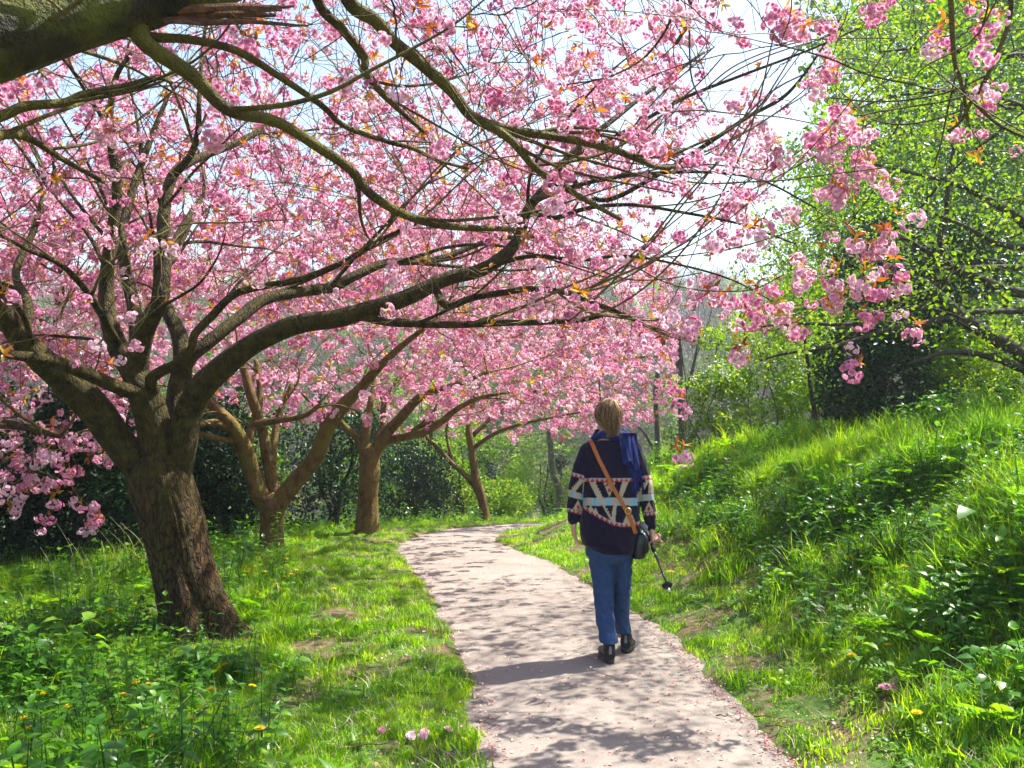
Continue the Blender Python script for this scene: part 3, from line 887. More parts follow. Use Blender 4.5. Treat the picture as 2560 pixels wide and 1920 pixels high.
def cherry(label, foot, trunk, limbs, A, tmat='bark', lmat='limb', bf=.5, tip=.0028, group='pink cherry trees lining the path', wob=.10, extra=None, sides=28, sag=.05, name='cherry_tree', twmat='twig', nsweep=0, lsweep=1.8, twigs=0, clear=None, bough=None, **hb):
    """A flowering cherry: trunk, its big limbs, the fine branches, blossom and young leaves."""
    t = empty(name, foot, label, 'tree', group)
    P0, R0, L0 = [], [], []
    if trunk is not None:
        C, r = trunk
        V, Q, T = tube(C, r, sides, True, bark_wob(wob, 5.0, 5, 6.0) if sides > 60 else bark_wob(wob, 2.5, 5))
        if extra is not None: V = extra(V, C)
        MB().add(V, Q, T).build('trunk', M[tmat], t).data.transform(Matrix.Translation(-Vector(foot)))
        P0.append(C[len(C) // 2:]); R0.append(r[len(C) // 2:]); L0.append(np.full(len(C) - len(C) // 2, .6))
    for li, sp in enumerate(limbs):
        C, r = limb_pts(sp)
        V, Q, T = tube(C, r, 14 if r[0] > .05 else 9, True, bark_wob(.10, 3.0, int(abs(sp[0][0])) % 90))
        MB().add(V, Q, T).build('limb', M[lmat if li or not bough else bough], t).data.transform(Matrix.Translation(-Vector(foot)))
        k = slice(len(C) // 4, None)
        P0.append(C[k]); R0.append(r[k]); L0.append(np.linspace(0.3, 0.0, len(C))[k])
        for C2, r2 in (sweep(C, r, max(2, int(nsweep * min(1.3, len(C) / 60))), lsweep, int(abs(sp[1][0]) + abs(sp[1][1])) + 7) if nsweep else ()):
            if clear is not None and not clear(C2).all():
                ok = clear(C2); n_ok = int(np.argmin(ok)) if not ok.all() else len(ok)
                if n_ok < 10: continue
                C2, r2 = C2[:n_ok], np.linspace(r2[0], .0035, n_ok)
            V, Q, T = tube(C2, r2, 6, False)
            MB().add(V, Q, T).build('branch', M[lmat if r2[0] > .012 else twmat], t).data.transform(Matrix.Translation(-Vector(foot)))
            P0.append(C2[8:]); R0.append(r2[8:]); L0.append(np.full(len(C2) - 8, .1))
    P0 = np.concatenate(P0); R0 = np.concatenate(R0); L0 = np.concatenate(L0)
    if hb.get('forced') is not None: A = np.concatenate([A, hb['forced'] + np.array([0, 0, .04])])
    mb, P, R, order, dirs = wood(P0, R0, A, bf, tip, sag=sag, len0=L0)
    if twigs:                                             # short straight twigs on the thin wood
        vs = [v for v in order if R[v] < .007]
        for v in vs:
            for _ in range(twigs if rng.random() < .999 else 0):
                if rng.random() < .25: continue
                d = dirs[v] / (np.linalg.norm(dirs[v]) + 1e-9) + rng.normal(0, .55, 3) + np.array([0, 0, .15]); d /= np.linalg.norm(d)
                L = rng.uniform(.10, .38); b_ = rng.normal(0, .12, 3)
                o_ = P[v] - dirs[v] * rng.random() * .8
                q_ = np.stack([o_, o_ + d * L * .5 + b_ * L * .25, o_ + d * L])
                V, Q, T = tube(q_, [.0019, .0016, .0010], 3, False); mb.add(V, Q, T)
    tw = mb.build('branches', M[twmat], t); tw.data.transform(Matrix.Translation(-Vector(foot))); tag(tw, kind='stuff')
    n = hang_blossom(t, P, R, order, dirs, **hb)
    return t, n

def crown_points(n, c, r, zlo, zhi, cond=None, dome=.10):
    out_ = []
    tot = 0
    while tot < n:
        u = rng.random((n * 4, 3))
        a = u[:, 0] * 6.283; rr = r * np.sqrt(u[:, 1])
        x = c[0] + rr * np.cos(a); y = c[1] + rr * np.sin(a)
        z = zlo + (zhi - dome * rr ** 2 - zlo) * u[:, 2] ** .85
        P = np.stack([x, y, z], -1)
        if cond is not None: P = P[cond(P)]
        out_.append(P); tot += len(P)
        if tot == 0: break
    return np.concatenate(out_)[:n]

# ------------------------------------------------------------------ the big cherry on the left of the path
d1 = 6.4
foot1 = hit(484, 1592); d1 = foot1[1]
def mk_trunk(rows, foot):
    s = np.asarray(rows, float)
    P = at(s[:, 0], s[:, 1], s[:, 2]); r = s[:, 3] / 2 * s[:, 2] / FPX
    P[0, 2] = foot[2] - .12
    C = catmull(np.concatenate([P, r[:, None]], 1), 30)
    return C[:, :3], C[:, 3]
T1 = mk_trunk([(492, 1640, d1, 215), (490, 1585, d1, 190), (484, 1530, d1, 160), (458, 1417, d1, 146), (429, 1296, d1, 150), (402, 1205, d1, 150), (398, 1165, d1, 134), (398, 1128, d1, 96), (400, 1090, d1, 50)], foot1)

def flare(V, C):
    """Root buttresses spreading into the ground and a crease up the trunk."""
    V = V.copy(); n = len(C); s = (len(V) - 2) // n
    for i in range(n):
        q = slice(i * s, (i + 1) * s)
        h = max(0, C[i, 2] - foot1[2]); k = math.exp(-h / .17)
        dv = V[q] - C[i]; a = np.arctan2(dv[:, 1], dv[:, 0])
        amp = 1 + k * (1.0 * np.exp(-((np.angle(np.exp(1j * (a + .35)))) / .38) ** 2) + .75 * np.exp(-((np.angle(np.exp(1j * (a - 2.75)))) / .45) ** 2) + .5 * np.exp(-((np.angle(np.exp(1j * (a + 1.5)))) / .3) ** 2) + .6 * np.exp(-((np.angle(np.exp(1j * (a - 1.2)))) / .4) ** 2))
        cre = -.12 * math.exp(-h / .6) * np.exp(-((np.angle(np.exp(1j * (a + .9 + h * .6)))) / .16) ** 2)
        V[q] = C[i] + dv * (amp + cre)[:, None]
    return V
D = d1
L1 = [
 [(418, 1275, D, 66), (392, 1218, D, 80), (345, 1162, D - .05, 88), (295, 1104, D - .1, 84), (236, 1022, D - .2, 88), (169, 955, D - .35, 84), (97, 893, D - .5, 76), (42, 832, D - .6, 66), (0, 765, D - .7, 56), (-60, 680, D - .8, 42), (-160, 600, D - .9, 26)],
 [(415, 1260, D - .02, 84), (400, 1185, D - .04, 92), (392, 1127, D - .05, 88), (380, 1043, D - .08, 88), (359, 980, D - .1, 84), (333, 930, D - .1, 66), (295, 868, D - .08, 60), (274, 805, D - .05, 50), (266, 735, D, 44), (270, 655, D, 38), (283, 560, D, 32), (292, 460, D, 27), (274, 330, D, 22), (288, 200, D, 16), (330, 130, D - .1, 12)],
 [(366, 985, D - .14, 46), (325, 978, D - .2, 40), (295, 968, D - .3, 38), (211, 932, D - .6, 36), (127, 901, D - .9, 32), (42, 889, D - 1.2, 28), (-20, 874, D - 1.4, 22)],
 [(352, 960, D - .06, 62), (345, 905, D - .12, 58), (360, 835, D - .2, 56), (380, 790, D - .25, 52), (402, 745, D - .28, 46), (408, 684, D - .25, 42), (413, 615, D - .2, 40), (408, 548, D - .1, 36), (430, 443, D, 30), (485, 400, D + .2, 25), (590, 358, D + .6, 20), (700, 300, D + 1.0, 14)],
 [(430, 443, D, 24), (478, 385, D - .05, 20), (496, 320, D - .1, 17), (498, 253, D - .1, 14), (506, 127, D, 11), (520, 20, D, 8)],
 [(345, 900, D + .2, 46), (342, 832, D + .35, 44), (336, 769, D + .4, 40), (318, 690, D + .5, 36), (304, 600, D + .6, 30), (330, 480, D + .8, 24), (372, 360, D + 1, 18), (420, 240, D + 1.2, 12)],
 [(425, 1180, D + .1, 80), (439, 1098, D + .2, 74), (447, 985, D + .3, 62), (457, 895, D + .4, 54), (446, 832, D + .5, 46), (418, 770, D + .6, 38), (412, 690, D + .8, 30), (440, 600, D + 1.0, 24), (500, 500, D + 1.3, 18)],
 [(452, 930, D + .3, 44), (478, 890, D + .3, 42), (519, 858, D + .35, 40), (591, 800, D + .5, 38), (658, 750, D + .7, 36), (738, 731, D + .9, 34), (823, 720, D + 1.1, 32), (886, 690, D + 1.2, 29), (969, 657, D + 1.4, 25), (1095, 648, D + 1.7, 20), (1230, 600, D + 2.0, 14), (1350, 590, D + 2.2, 9)],
 [(385, 985, D - .1, 34), (378, 950, D - .25, 32), (401, 929, D - .3, 30), (440, 910, D - .35, 28), (478, 872, D - .35, 26), (487, 836, D - .35, 24), (530, 790, D - .3, 24), (580, 740, D - .3, 22), (633, 720, D - .3, 22), (740, 700, D - .35, 20), (850, 660, D - .4, 17), (950, 600, D - .5, 13), (1040, 560, D - .6, 8)],
 [(420, 1290, D + .02, 66), (428, 1210, D + .02, 84), (452, 1130, D - .02, 78), (468, 1043, D - .05, 74), (500, 975, D - .1, 70), (557, 917, D - .15, 66), (633, 860, D - .2, 62), (738, 813, D - .25, 58), (844, 796, D - .3, 55), (900, 780, D - .3, 52), (1011, 746, D - .3, 47), (1116, 697, D - .25, 43), (1200, 676, D - .2, 40), (1264, 636, D - .1, 36), (1300, 585, D, 32), (1318, 527, D, 29), (1361, 472, D + .1, 26), (1412, 405, D + .2, 23), (1458, 359, D + .3, 20), (1538, 295, D + .5, 16), (1623, 228, D + .7, 12), (1760, 130, D + .9, 8)],
 [(900, 790, D - .3, 26), (970, 806, D - .35, 24), (1050, 810, D - .45, 22), (1137, 812, D - .5, 21), (1264, 807, D - .6, 19), (1348, 806, D - .7, 17), (1454, 800, D - .8, 14), (1517, 786, D - .8, 11)],
 [(1085, 715, D - .25, 24), (1116, 765, D - .4, 22), (1180, 745, D - .5, 21), (1264, 731, D - .6, 20), (1327, 722, D - .7, 18), (1412, 731, D - .8, 16), (1458, 748, D - .9, 14), (1538, 777, D - 1.0, 12), (1644, 828, D - 1.1, 8), (1700, 849, D - 1.2, 6)],
 [(1316, 520, D, 18), (1380, 545, D - .1, 15), (1470, 520, D - .2, 13), (1580, 512, D - .3, 11), (1700, 530, D - .5, 9), (1850, 560, D - .7, 7), (1990, 610, D - .8, 5)],
 [(1330, 505, D, 16), (1420, 470, D - .3, 14), (1560, 440, D - .5, 12), (1750, 430, D - .8, 9), (1900, 450, D - .9, 7), (2040, 520, D - 1.0, 5)],
 [(1400, 415, D + .1, 17), (1500, 500, D + .1, 15), (1640, 440, D, 14), (1808, 333, D - .1, 13), (1871, 291, D - .1, 12), (1955, 245, D - .1, 11), (2010, 186, D - .2, 8), (2065, 105, D - .2, 6), (2103, 42, D - .2, 5)],
 [(1430, 390, D + .2, 15), (1560, 330, D + .1, 13), (1700, 250, D, 11), (1850, 190, D - .2, 9), (2010, 130, D - .3, 7), (2150, 70, D - .4, 5)],
 [(1225, 665, D - .2, 16), (1330, 640, D - .4, 13), (1450, 650, D - .6, 11), (1560, 640, D - .8, 9), (1690, 660, D - .9, 7), (1830, 700, D - 1.0, 5), (1960, 770, D - 1.0, 4)],
 [(300, 868, D - .1, 24), (250, 780, D - .4, 22), (210, 720, D - .7, 19), (150, 660, D - 1, 16), (60, 620, D - 1.3, 12), (-40, 560, D - 1.5, 8)],
 [(60, 850, D - .6, 30), (70, 760, D - .4, 26), (40, 680, D - .2, 22), (90, 560, D, 18), (110, 440, D + .2, 13), (60, 320, D + .3, 9)],
]
LIM1 = [(-600, 1120), (0, 960), (280, 900), (430, 800), (600, 800), (900, 830), (1500, 850), (1700, 870), (1900, 840), (2000, 800), (2150, 760), (2240, 640), (2260, 0)]
def c1(P):
    px, py = proj(P)
    dens = np.interp(px, [1300, 1650, 1800, 2000, 2200], [1, .85, .36, .17, .06])
    gap = 1 - .9 * np.exp(-(((px - 1760) / 110) ** 2 + ((py - 70) / 100) ** 2)) - .7 * np.exp(-(((px - 1700) / 90) ** 2 + ((py - 570) / 80) ** 2))
    return inside(px, py, LIM1) & (px < 2230) & (rng.random(len(px)) < dens * gap) & (P[:, 1] > 4.0) & (py > -700)
A1 = crown_points(5000, (-1.2, 6.7), 4.7, 1.9, 5.5, c1, .06)
FX = [(2140, 915, 5.3), (1990, 811, 5.4), (1855, 880, 5.5), (1875, 785, 5.6), (1945, 782, 5.5), (2290, 825, 5.2), (2100, 740, 5.3), (2150, 792, 5.4), (2165, 690, 5.2), (2190, 715, 5.2), (2000, 678, 5.3), (2015, 700, 5.3),
      (2085, 690, 5.4), (1935, 708, 5.5), (1890, 722, 5.5), (1820, 742, 5.6), (1780, 735, 5.7), (1600, 843, 5.6), (2165, 415, 5.2), (2175, 440, 5.2), (2150, 400, 5.3), (2115, 300, 5.3), (2130, 320, 5.3), (2100, 285, 5.2), (2110, 485, 5.3), (2090, 470, 5.2), (1915, 372, 5.3), (1930, 390, 5.3),
      (1895, 360, 5.3), (2225, 450, 5.6), (2265, 540, 5.6), (2225, 600, 5.4), (2210, 585, 5.4), (2240, 660, 5.3), (2240, 708, 5.3), (2140, 600, 5.4), (2170, 620, 5.5), (1975, 50, 5.0), (1960, 70, 5.0), (1990, 75, 5.0), (1945, 45, 5.1), (2070, 180, 5.4), (2075, 170, 5.4),
      (1710, 1125, 5.9), (1705, 1010, 6.3), (1665, 905, 6.4), (1840, 480, 5.4), (1870, 520, 5.4), (1905, 560, 5.3), (1885, 575, 5.3), (2050, 345, 5.5), (2020, 230, 5.5)]
F1 = np.array([at(a, b, c) for a, b, c in FX])
def shell1(P):
    rr = np.hypot(P[:, 0] + 1.2, P[:, 1] - 6.7)
    top = (P[:, 2] - 1.9) / np.maximum(.5, 5.5 - .06 * rr ** 2 - 1.9)
    px, py = proj(P)
    s = np.maximum(np.maximum(sstep(.55, .85, top), sstep(.6, .9, rr / 4.7) * (P[:, 1] > 5.8)), sstep(7.6, 9.0, P[:, 1]))
    return np.clip(np.maximum(s, np.where(py < 620, sstep(1150, 1450, px), sstep(1420, 1650, px) * .65) * (1 - .35 * sstep(1850, 2000, px))) + .2, 0, 1)
def clear1(P):
    px, py = proj(P); return inside(px, py, LIM1) & (P[:, 1] > 4.2)
cherry('large cherry with thick leaning rough trunk left of the path', foot1, T1, [[(a_, b_, c_, w_ * (.93 if b_ > 900 else .86)) for a_, b_, c_, w_ in l_] for l_ in L1], A1, lmat='bark', extra=flare, forced=F1, wob=.10, sides=110, n_sprig=200,
       prob=.85, per=(1, 2), n_leaf=.8, size=(.6, 1.0), lsize=(.45, .85), tip=.0024, wfun=shell1, nsweep=6, lsweep=2.1, twigs=1, clear=clear1, thin=.008)

# ------------------------------------------------------------------ the cherry whose mossy bough hangs over the camera from the left
foot0 = np.array([-3.3, 1.5, ground(-3.3, 1.5)])
T0 = (catmull(np.array([(-3.3, 1.5, foot0[2] - .1), (-3.25, 1.55, .5), (-3.1, 1.7, 1.1), (-2.9, 1.9, 1.6), (-2.75, 2.05, 1.85)]), 10), np.linspace(.27, .17, 41))
d0 = 3.2
L0 = [
 [(-1900, 700, 2.1, 330), (-1100, 420, 2.5, 290), (-500, 230, 2.9, 250), (-60, 108, 3.15, 216), (90, 66, 3.25, 190), (220, 26, 3.35, 170), (350, -2, 3.45, 150), (450, -28, 3.5, 132), (620, -75, 3.7, 120), (900, -180, 4.0, 90), (1300, -330, 4.3, 60), (1800, -420, 4.3, 40), (2300, -380, 4.2, 24)],
 [(345, 60, 3.45, 54), (365, 110, 3.42, 44), (480, 188, 3.5, 38), (570, 274, 3.6, 33), (690, 304, 3.8, 29), (800, 371, 4.0, 27), (876, 424, 4.1, 25), (926, 485, 4.3, 24), (1011, 536, 4.5, 22), (1116, 565, 4.7, 18), (1285, 574, 5.0, 12)],
 [(845, -150, 4.0, 50), (872, 0, 4.2, 40), (939, 51, 4.25, 36), (981, 101, 4.3, 33), (1053, 160, 4.4, 31), (1129, 228, 4.5, 29), (1180, 291, 4.6, 27), (1264, 321, 4.7, 24), (1433, 350, 4.9, 21), (1538, 375, 5.0, 19), (1602, 401, 5.1, 16), (1644, 418, 5.2, 13), (1710, 416, 5.3, 11)],
 [(1190, 300, 4.65, 24), (1240, 325, 4.6, 22), (1285, 359, 4.6, 21), (1340, 422, 4.65, 19), (1412, 468, 4.7, 17), (1475, 506, 4.8, 14), (1551, 548, 4.9, 10)],
 [(760, -120, 4.0, 34), (800, 13, 4.2, 27), (855, 72, 4.3, 24), (910, 143, 4.4, 22), (914, 180, 4.4, 19), (960, 240, 4.5, 15), (1060, 330, 4.7, 10)],
 [(345, 88, 3.48, 28), (400, 94, 3.5, 25), (477, 99, 3.6, 22), (591, 127, 3.8, 20), (696, 190, 4.0, 18), (802, 262, 4.2, 16), (863, 316, 4.3, 14), (969, 354, 4.5, 12), (1032, 371, 4.6, 11), (1095, 401, 4.7, 9), (1171, 422, 4.8, 7)],
 [(-420, 320, 3.2, 60), (-150, 330, 3.4, 38), (0, 291, 3.6, 28), (63, 266, 3.65, 25), (160, 257, 3.75, 22), (211, 236, 3.8, 20), (316, 215, 3.9, 17), (392, 194, 4.0, 14), (430, 207, 4.1, 10)],
 [(-250, 380, 3.3, 40), (-60, 380, 3.5, 30), (0, 338, 3.6, 27), (70, 345, 3.8, 20), (160, 400, 4.0, 15), (260, 455, 4.3, 10)],
 [(2280, -390, 4.2, 26), (2370, -120, 4.3, 18), (2377, 0, 4.35, 14), (2386, 148, 4.4, 12), (2402, 200, 4.4, 10), (2420, 300, 4.5, 7)],
 [(2300, -380, 4.2, 26), (2500, -160, 4.3, 17), (2527, -20, 4.35, 13), (2516, 76, 4.4, 12), (2462, 202, 4.4, 11), (2428, 255, 4.4, 10), (2400, 305, 4.45, 8), (2369, 329, 4.5, 6)],
 [(2430, 250, 4.4, 10), (2462, 283, 4.4, 9), (2504, 316, 4.4, 8), (2570, 345, 4.4, 7), (2640, 350, 4.4, 6)],
 [(1500, -350, 4.3, 34), (1620, -180, 4.6, 24), (1700, -60, 4.8, 18), (1730, 30, 5.0, 13), (1690, 110, 5.1, 9)],
]
LIM0 = [(-900, 500), (0, 480), (500, 500), (900, 560), (1500, 600), (1800, 430), (2000, 200), (2300, 420), (2600, 420)]
def c0(P):
    px, py = proj(P)
    off = (px < -60) | (px > 2600) | (py < -60)
    return inside(px, py, LIM0) & (P[:, 1] > 2.2) & ((px < 1750) | (rng.random(len(px)) < .22)) & (off | (P[:, 1] > 3.5))
def clear0(P):
    px, py = proj(P); return (P[:, 1] > 3.0) & (inside(px, py, LIM0) | (px < 1700) & (py < 640))
A0 = crown_points(900, (-.3, 4.0), 3.4, 2.3, 4.6, c0, .03)
F0 = np.array([at(a, b, c) for a, b, c in [(2450, 235, 4.4), (2475, 215, 4.4), (2460, 255, 4.45), (2450, 75, 4.4), (2470, 60, 4.4), (2500, 45, 4.4), (2425, 15, 4.4), (2395, 325, 4.5), (2330, 115, 4.4), (2345, 95, 4.5), (2185, 15, 4.5), (2200, 0, 4.5), (2170, 5, 4.5), (2190, 30, 4.6),
       (275, 320, 4.0), (265, 300, 4.0), (280, 345, 4.0), (620, 110, 4.1), (640, 120, 4.1), (600, 100, 4.1), (1040, 32, 4.3), (1050, 22, 4.4), (555, 225, 4.2), (610, 215, 4.2), (45, 215, 4.2), (30, 210, 4.2), (395, 475, 4.6), (365, 600, 5.0)]])
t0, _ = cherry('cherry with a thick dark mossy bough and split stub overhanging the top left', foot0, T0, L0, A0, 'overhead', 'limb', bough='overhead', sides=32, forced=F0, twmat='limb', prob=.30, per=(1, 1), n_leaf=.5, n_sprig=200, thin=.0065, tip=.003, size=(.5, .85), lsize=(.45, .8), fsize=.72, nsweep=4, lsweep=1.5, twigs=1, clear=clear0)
# the torn, split end of a branch under the bough: ragged splinters of one stub
bw = MB()
for (x0, x1, ya, yb, th0, th1, dy) in [(395, 735, 24, 14, 26, 5, 0), (400, 772, 48, 62, 20, 4, .01), (398, 690, 36, 36, 30, 8, .02), (405, 640, 30, 46, 26, 12, .05), (400, 705, 18, 26, 22, 6, .05), (410, 600, 56, 60, 12, 4, -.02)]:
    t_ = np.linspace(0, 1, 14); xs_ = x0 + (x1 - x0) * t_; ys_ = ya + (yb - ya) * t_ + 2.5 * np.sin(t_ * 9 + x1) ; tk = th0 + (th1 - th0) * t_ ** 1.6
    P_ = at(xs_, ys_, 3.45 + dy + .12 * t_); k_ = 3.45 / FPX
    V, Q, T = tube(P_, tk * k_ * .5, 7, True, bark_wob(.5, 9, int(x1), 1.2)); bw.add(V, Q, T)
bw = bw.build('split_branch_stub', M['rawwood'], t0, False)
bw.data.transform(Matrix.Translation(-Vector(foot0))); tag(bw, 'torn brown branch stub of bare split wood')

# ------------------------------------------------------------------ the cherries further along the path and one off to the left
LIMF = [(-900, 1290), (0, 1270), (260, 1190), (330, 1130), (450, 1140), (700, 1110), (900, 1090), (1100, 1085), (1300, 1105), (1560, 1085), (1660, 1060), (1720, 950), (1760, 830), (1800, 600), (2000, 300)]
def cf(right=1720, top=None, dmin=0):
    def f(P):
        px, py = proj(P)
        ok = inside(px, py, LIMF) & (px < right) & ((px < 1420) | (py > 560 + .0 * px)) & ((px < 1560) | (py > 620))
        return ok
    return f
def small_cherry(label, pxy, trunk_rows, limbs, cx, cy, r, n, zlo, zhi, right=1720, **k):
    f = hit(*pxy)
    if f[1] > 19:
        q = at(pxy[0], pxy[1], 18.6); f = np.array([q[0], 18.6, float(ground(q[0], 18.6))])
    d = f[1]
    T = mk_trunk([(a, b, d, c) for a, b, c in trunk_rows], f)
    Ls = [[(a, b, d + q, w_) for a, b, q, w_ in lm] for lm in limbs]
    A = crown_points(n, (cx, cy), r, zlo, zhi, cf(right), .05)
    return cherry(label, f, T, Ls, A, 'litbark', 'litbark', wob=.07, sides=24, bf=.5, tip=.003, nsweep=2, lsweep=1.6, clear=cf(right), **k)

small_cherry('cherry with a pale forked trunk splitting low into a wide vee, second along the path', (680, 1372), [(682, 1392, 72), (680, 1366, 62), (680, 1310, 57), (682, 1272, 64), (682, 1245, 50)],
 [[(682, 1285, 0, 46), (652, 1240, 0, 45), (630, 1179, 0, 44), (613, 1128, -.1, 42), (592, 1080, -.2, 34), (562, 1042, -.3, 28), (520, 1000, -.4, 20), (470, 950, -.6, 12)],
  [(612, 1125, 0, 26), (625, 1085, 0, 24), (638, 1050, .1, 22), (650, 980, .2, 17), (640, 900, .3, 12)],
  [(684, 1285, .05, 40), (684, 1235, .1, 36), (676, 1175, .1, 30), (669, 1150, .1, 28), (655, 1072, .1, 26), (628, 990, 0, 24), (612, 930, 0, 20), (590, 870, 0, 14)],
  [(680, 1160, .1, 22), (686, 1100, .2, 18), (696, 1040, .3, 15), (730, 960, .4, 10)],
  [(684, 1290, 0, 46), (702, 1252, 0, 46), (742, 1199, 0, 42), (789, 1143, -.1, 40), (819, 1072, -.2, 38), (862, 1010, -.3, 34), (901, 971, -.4, 28), (944, 921, -.6, 22), (1010, 860, -.8, 15), (1090, 800, -1, 10)],
  [(580, 1075, -.2, 22), (540, 1057, -.4, 20), (500, 1060, -.6, 16), (440, 1050, -.8, 12)],
  [(600, 1105, -.1, 18), (560, 1100, -.3, 16), (500, 1088, -.5, 13), (430, 1100, -.8, 9)],
  [(640, 1060, -.1, 18), (690, 1052, -.4, 16), (760, 1040, -.7, 13), (800, 1010, -.8, 9)]],
 -2.7, 11.8, 3.9, 1350, 1.7, 5.4, per=(1, 2), prob=.7, thin=.009, n_leaf=.7, n_sprig=120, size=(1.0, 1.35))
small_cherry('cherry with an upright dark straight trunk, third along the path', (920, 1336), [(918, 1352, 74), (918, 1330, 64), (920, 1244, 50), (924, 1175, 52), (926, 1120, 40)],
 [[(920, 1185, 0, 34), (911, 1123, 0, 28), (916, 1072, 0, 25), (922, 1029, 0, 20), (935, 960, .2, 14), (925, 880, .3, 9)],
  [(928, 1170, 0, 32), (944, 1115, 0, 30), (965, 1085, -.1, 28), (1004, 1042, -.3, 25), (1043, 999, -.5, 22), (1081, 977, -.7, 18), (1137, 964, -.9, 14), (1220, 930, -1.2, 9)],
  [(934, 1140, 0, 24), (965, 1104, 0, 22), (1008, 1093, -.2, 21), (1060, 1080, -.4, 20), (1103, 1055, -.7, 17), (1146, 1020, -1.0, 14), (1202, 994, -1.2, 11), (1266, 982, -1.4, 7)],
  [(914, 1150, 0, 22), (897, 1102, 0, 20), (867, 1072, -.1, 16), (835, 1035, -.2, 11)],
  [(940, 1100, .1, 20), (958, 1060, .2, 18), (960, 1010, .3, 15), (990, 950, .4, 11)],
  [(1030, 1080, -.3, 14), (1060, 1060, -.3, 14), (1085, 1052, -.3, 9)]],
 -1.5, 15.0, 4.0, 1350, 1.4, 5.2, per=(1, 2), prob=.7, thin=.009, n_leaf=.7, n_sprig=110, size=(1.05, 1.4))
small_cherry('slender cherry leaning back at the bend of the path, farthest of the row', (1212, 1302), [(1217, 1312, 30), (1214, 1298, 26), (1204, 1244, 23), (1193, 1214, 26), (1187, 1185, 20)],
 [[(1194, 1222, 0, 20), (1185, 1166, 0, 20), (1178, 1115, 0, 19), (1172, 1075, 0, 17), (1180, 1020, .2, 12), (1200, 960, .3, 8)],
  [(1184, 1120, 0, 12), (1202, 1106, -.1, 11), (1245, 1080, -.4, 10), (1309, 1059, -.8, 8), (1400, 1040, -1.2, 6), (1500, 1020, -1.5, 4)],
  [(1192, 1220, 0, 15), (1159, 1184, -.1, 14), (1124, 1153, -.3, 12), (1094, 1119, -.5, 11), (1073, 1100, -.6, 8), (1050, 1070, -.8, 5)],
  [(1130, 1158, -.2, 8), (1116, 1085, -.2, 6), (1122, 1040, -.2, 5)],
  [(1180, 1090, .2, 12), (1260, 1020, .4, 10), (1400, 950, .3, 8), (1540, 900, .1, 6), (1660, 890, -.1, 4)]],
 1.0, 19.3, 3.7, 1400, 1.0, 4.4, right=1700, per=(1, 2), prob=.75, thin=.009, n_leaf=.8, n_sprig=90, size=(1.0, 1.4))
f5 = np.array([-7.4, 10.8, ground(-7.4, 10.8)])
A5 = crown_points(1700, (-5.2, 9.6), 3.0, .75, 4.6, cf(420), .06)
T5 = (catmull(np.array([f5 + (0, 0, -.1), f5 + (.1, 0, .6), f5 + (.3, -.1, 1.2), f5 + (.5, -.1, 1.6)]), 8), np.linspace(.2, .14, 25))
F5 = np.array([at(a, b, c) for a, b, c in [(245, 1300, 8.6), (215, 1325, 8.6), (205, 1265, 8.7), (140, 1260, 8.8), (235, 1285, 8.7), (120, 1295, 8.8), (102, 1317, 8.8), (30, 1280, 8.9), (180, 1240, 8.8), (25, 1240, 8.9), (60, 1235, 8.9)]])
t5, _ = cherry('cherry drooping into the left edge in front of the dark evergreens', f5, T5, [[(-420, 1100, 10.7, 60), (-250, 950, 10.3, 46), (-60, 870, 10.0, 34), (140, 840, 9.6, 20)], [(-420, 1110, 10.7, 50), (-200, 1080, 10.0, 36), (0, 1060, 9.4, 24), (150, 1090, 9.0, 14)], [(-420, 1090, 10.7, 50), (-420, 850, 10.5, 36), (-250, 700, 10.4, 22)]],
               A5, 'bark', 'bark', sides=20, forced=F5, fsize=.72, per=(1, 2), prob=1.0, n_leaf=.3, n_sprig=100, size=(.75, 1.1), tip=.0028)
# ================================================================== other trees and shrubs
def cloud(clumps, n, L, W, shell=.6, up=.4, seed=0):
    """Leaf-sized faces spread through clumps (x, y, z, r): arrays for stamp()."""
    c = np.asarray(clumps, float); wgt = c[:, 3] ** 2; wgt /= wgt.sum()
    i = rng.choice(len(c), n, p=wgt)
    d = rng.normal(0, 1, (n, 3)); d /= np.linalg.norm(d, axis=1, keepdims=True)
    rr = rng.random(n) ** (1 / 3) * (1 - shell) + shell * rng.uniform(.75, 1.05, n)
    P = c[i, :3] + d * (rr * c[i, 3])[:, None] * np.array([1, 1, .8])
    eul = np.stack([rng.normal(0, .9, n), rng.normal(0, .9 - up * .5, n), rng.random(n) * 6.283], -1)
    cv = rng.random(len(c))
    val = np.clip(.35 * cv[i] + .65 * rng.random(n), 0, 1)
    V0, F0 = leaf2(L, W)
    return stamp(V0, F0, P, eul, rng.uniform(.6, 1.3, n), val)

def blob_clumps(k, c, r, rc):
    """k clump centres through an ellipsoid c, r(3)."""
    d = rng.normal(0, 1, (k, 3)); d /= np.linalg.norm(d, axis=1, keepdims=True)
    P = np.asarray(c) + d * (rng.random((k, 1)) ** .45) * np.asarray(r, float)
    return np.concatenate([P, rng.uniform(*rc, (k, 1))], 1)

def shrub(name, label, cat, foot, clumps, n, L, W, mat, stems=(), smat='darkbark', group=None, crown='crown'):
    t = empty(name, foot, label, cat, group)
    V, F, a = cloud(clumps, n, L, W)
    o = link(crown, mesh_data(crown, V - np.asarray(foot), None, F, M[mat], True, {'v': a}), t); tag(o, kind='stuff')
    for C, r in stems:
        Vv, Q, T = tube(C - np.asarray(foot), r, 7, True)
        MB().add(Vv, Q, T).build('trunk', M[smat], t)
    return t

def gfoot(x, y): return np.array([x, y, float(ground(x, y))])

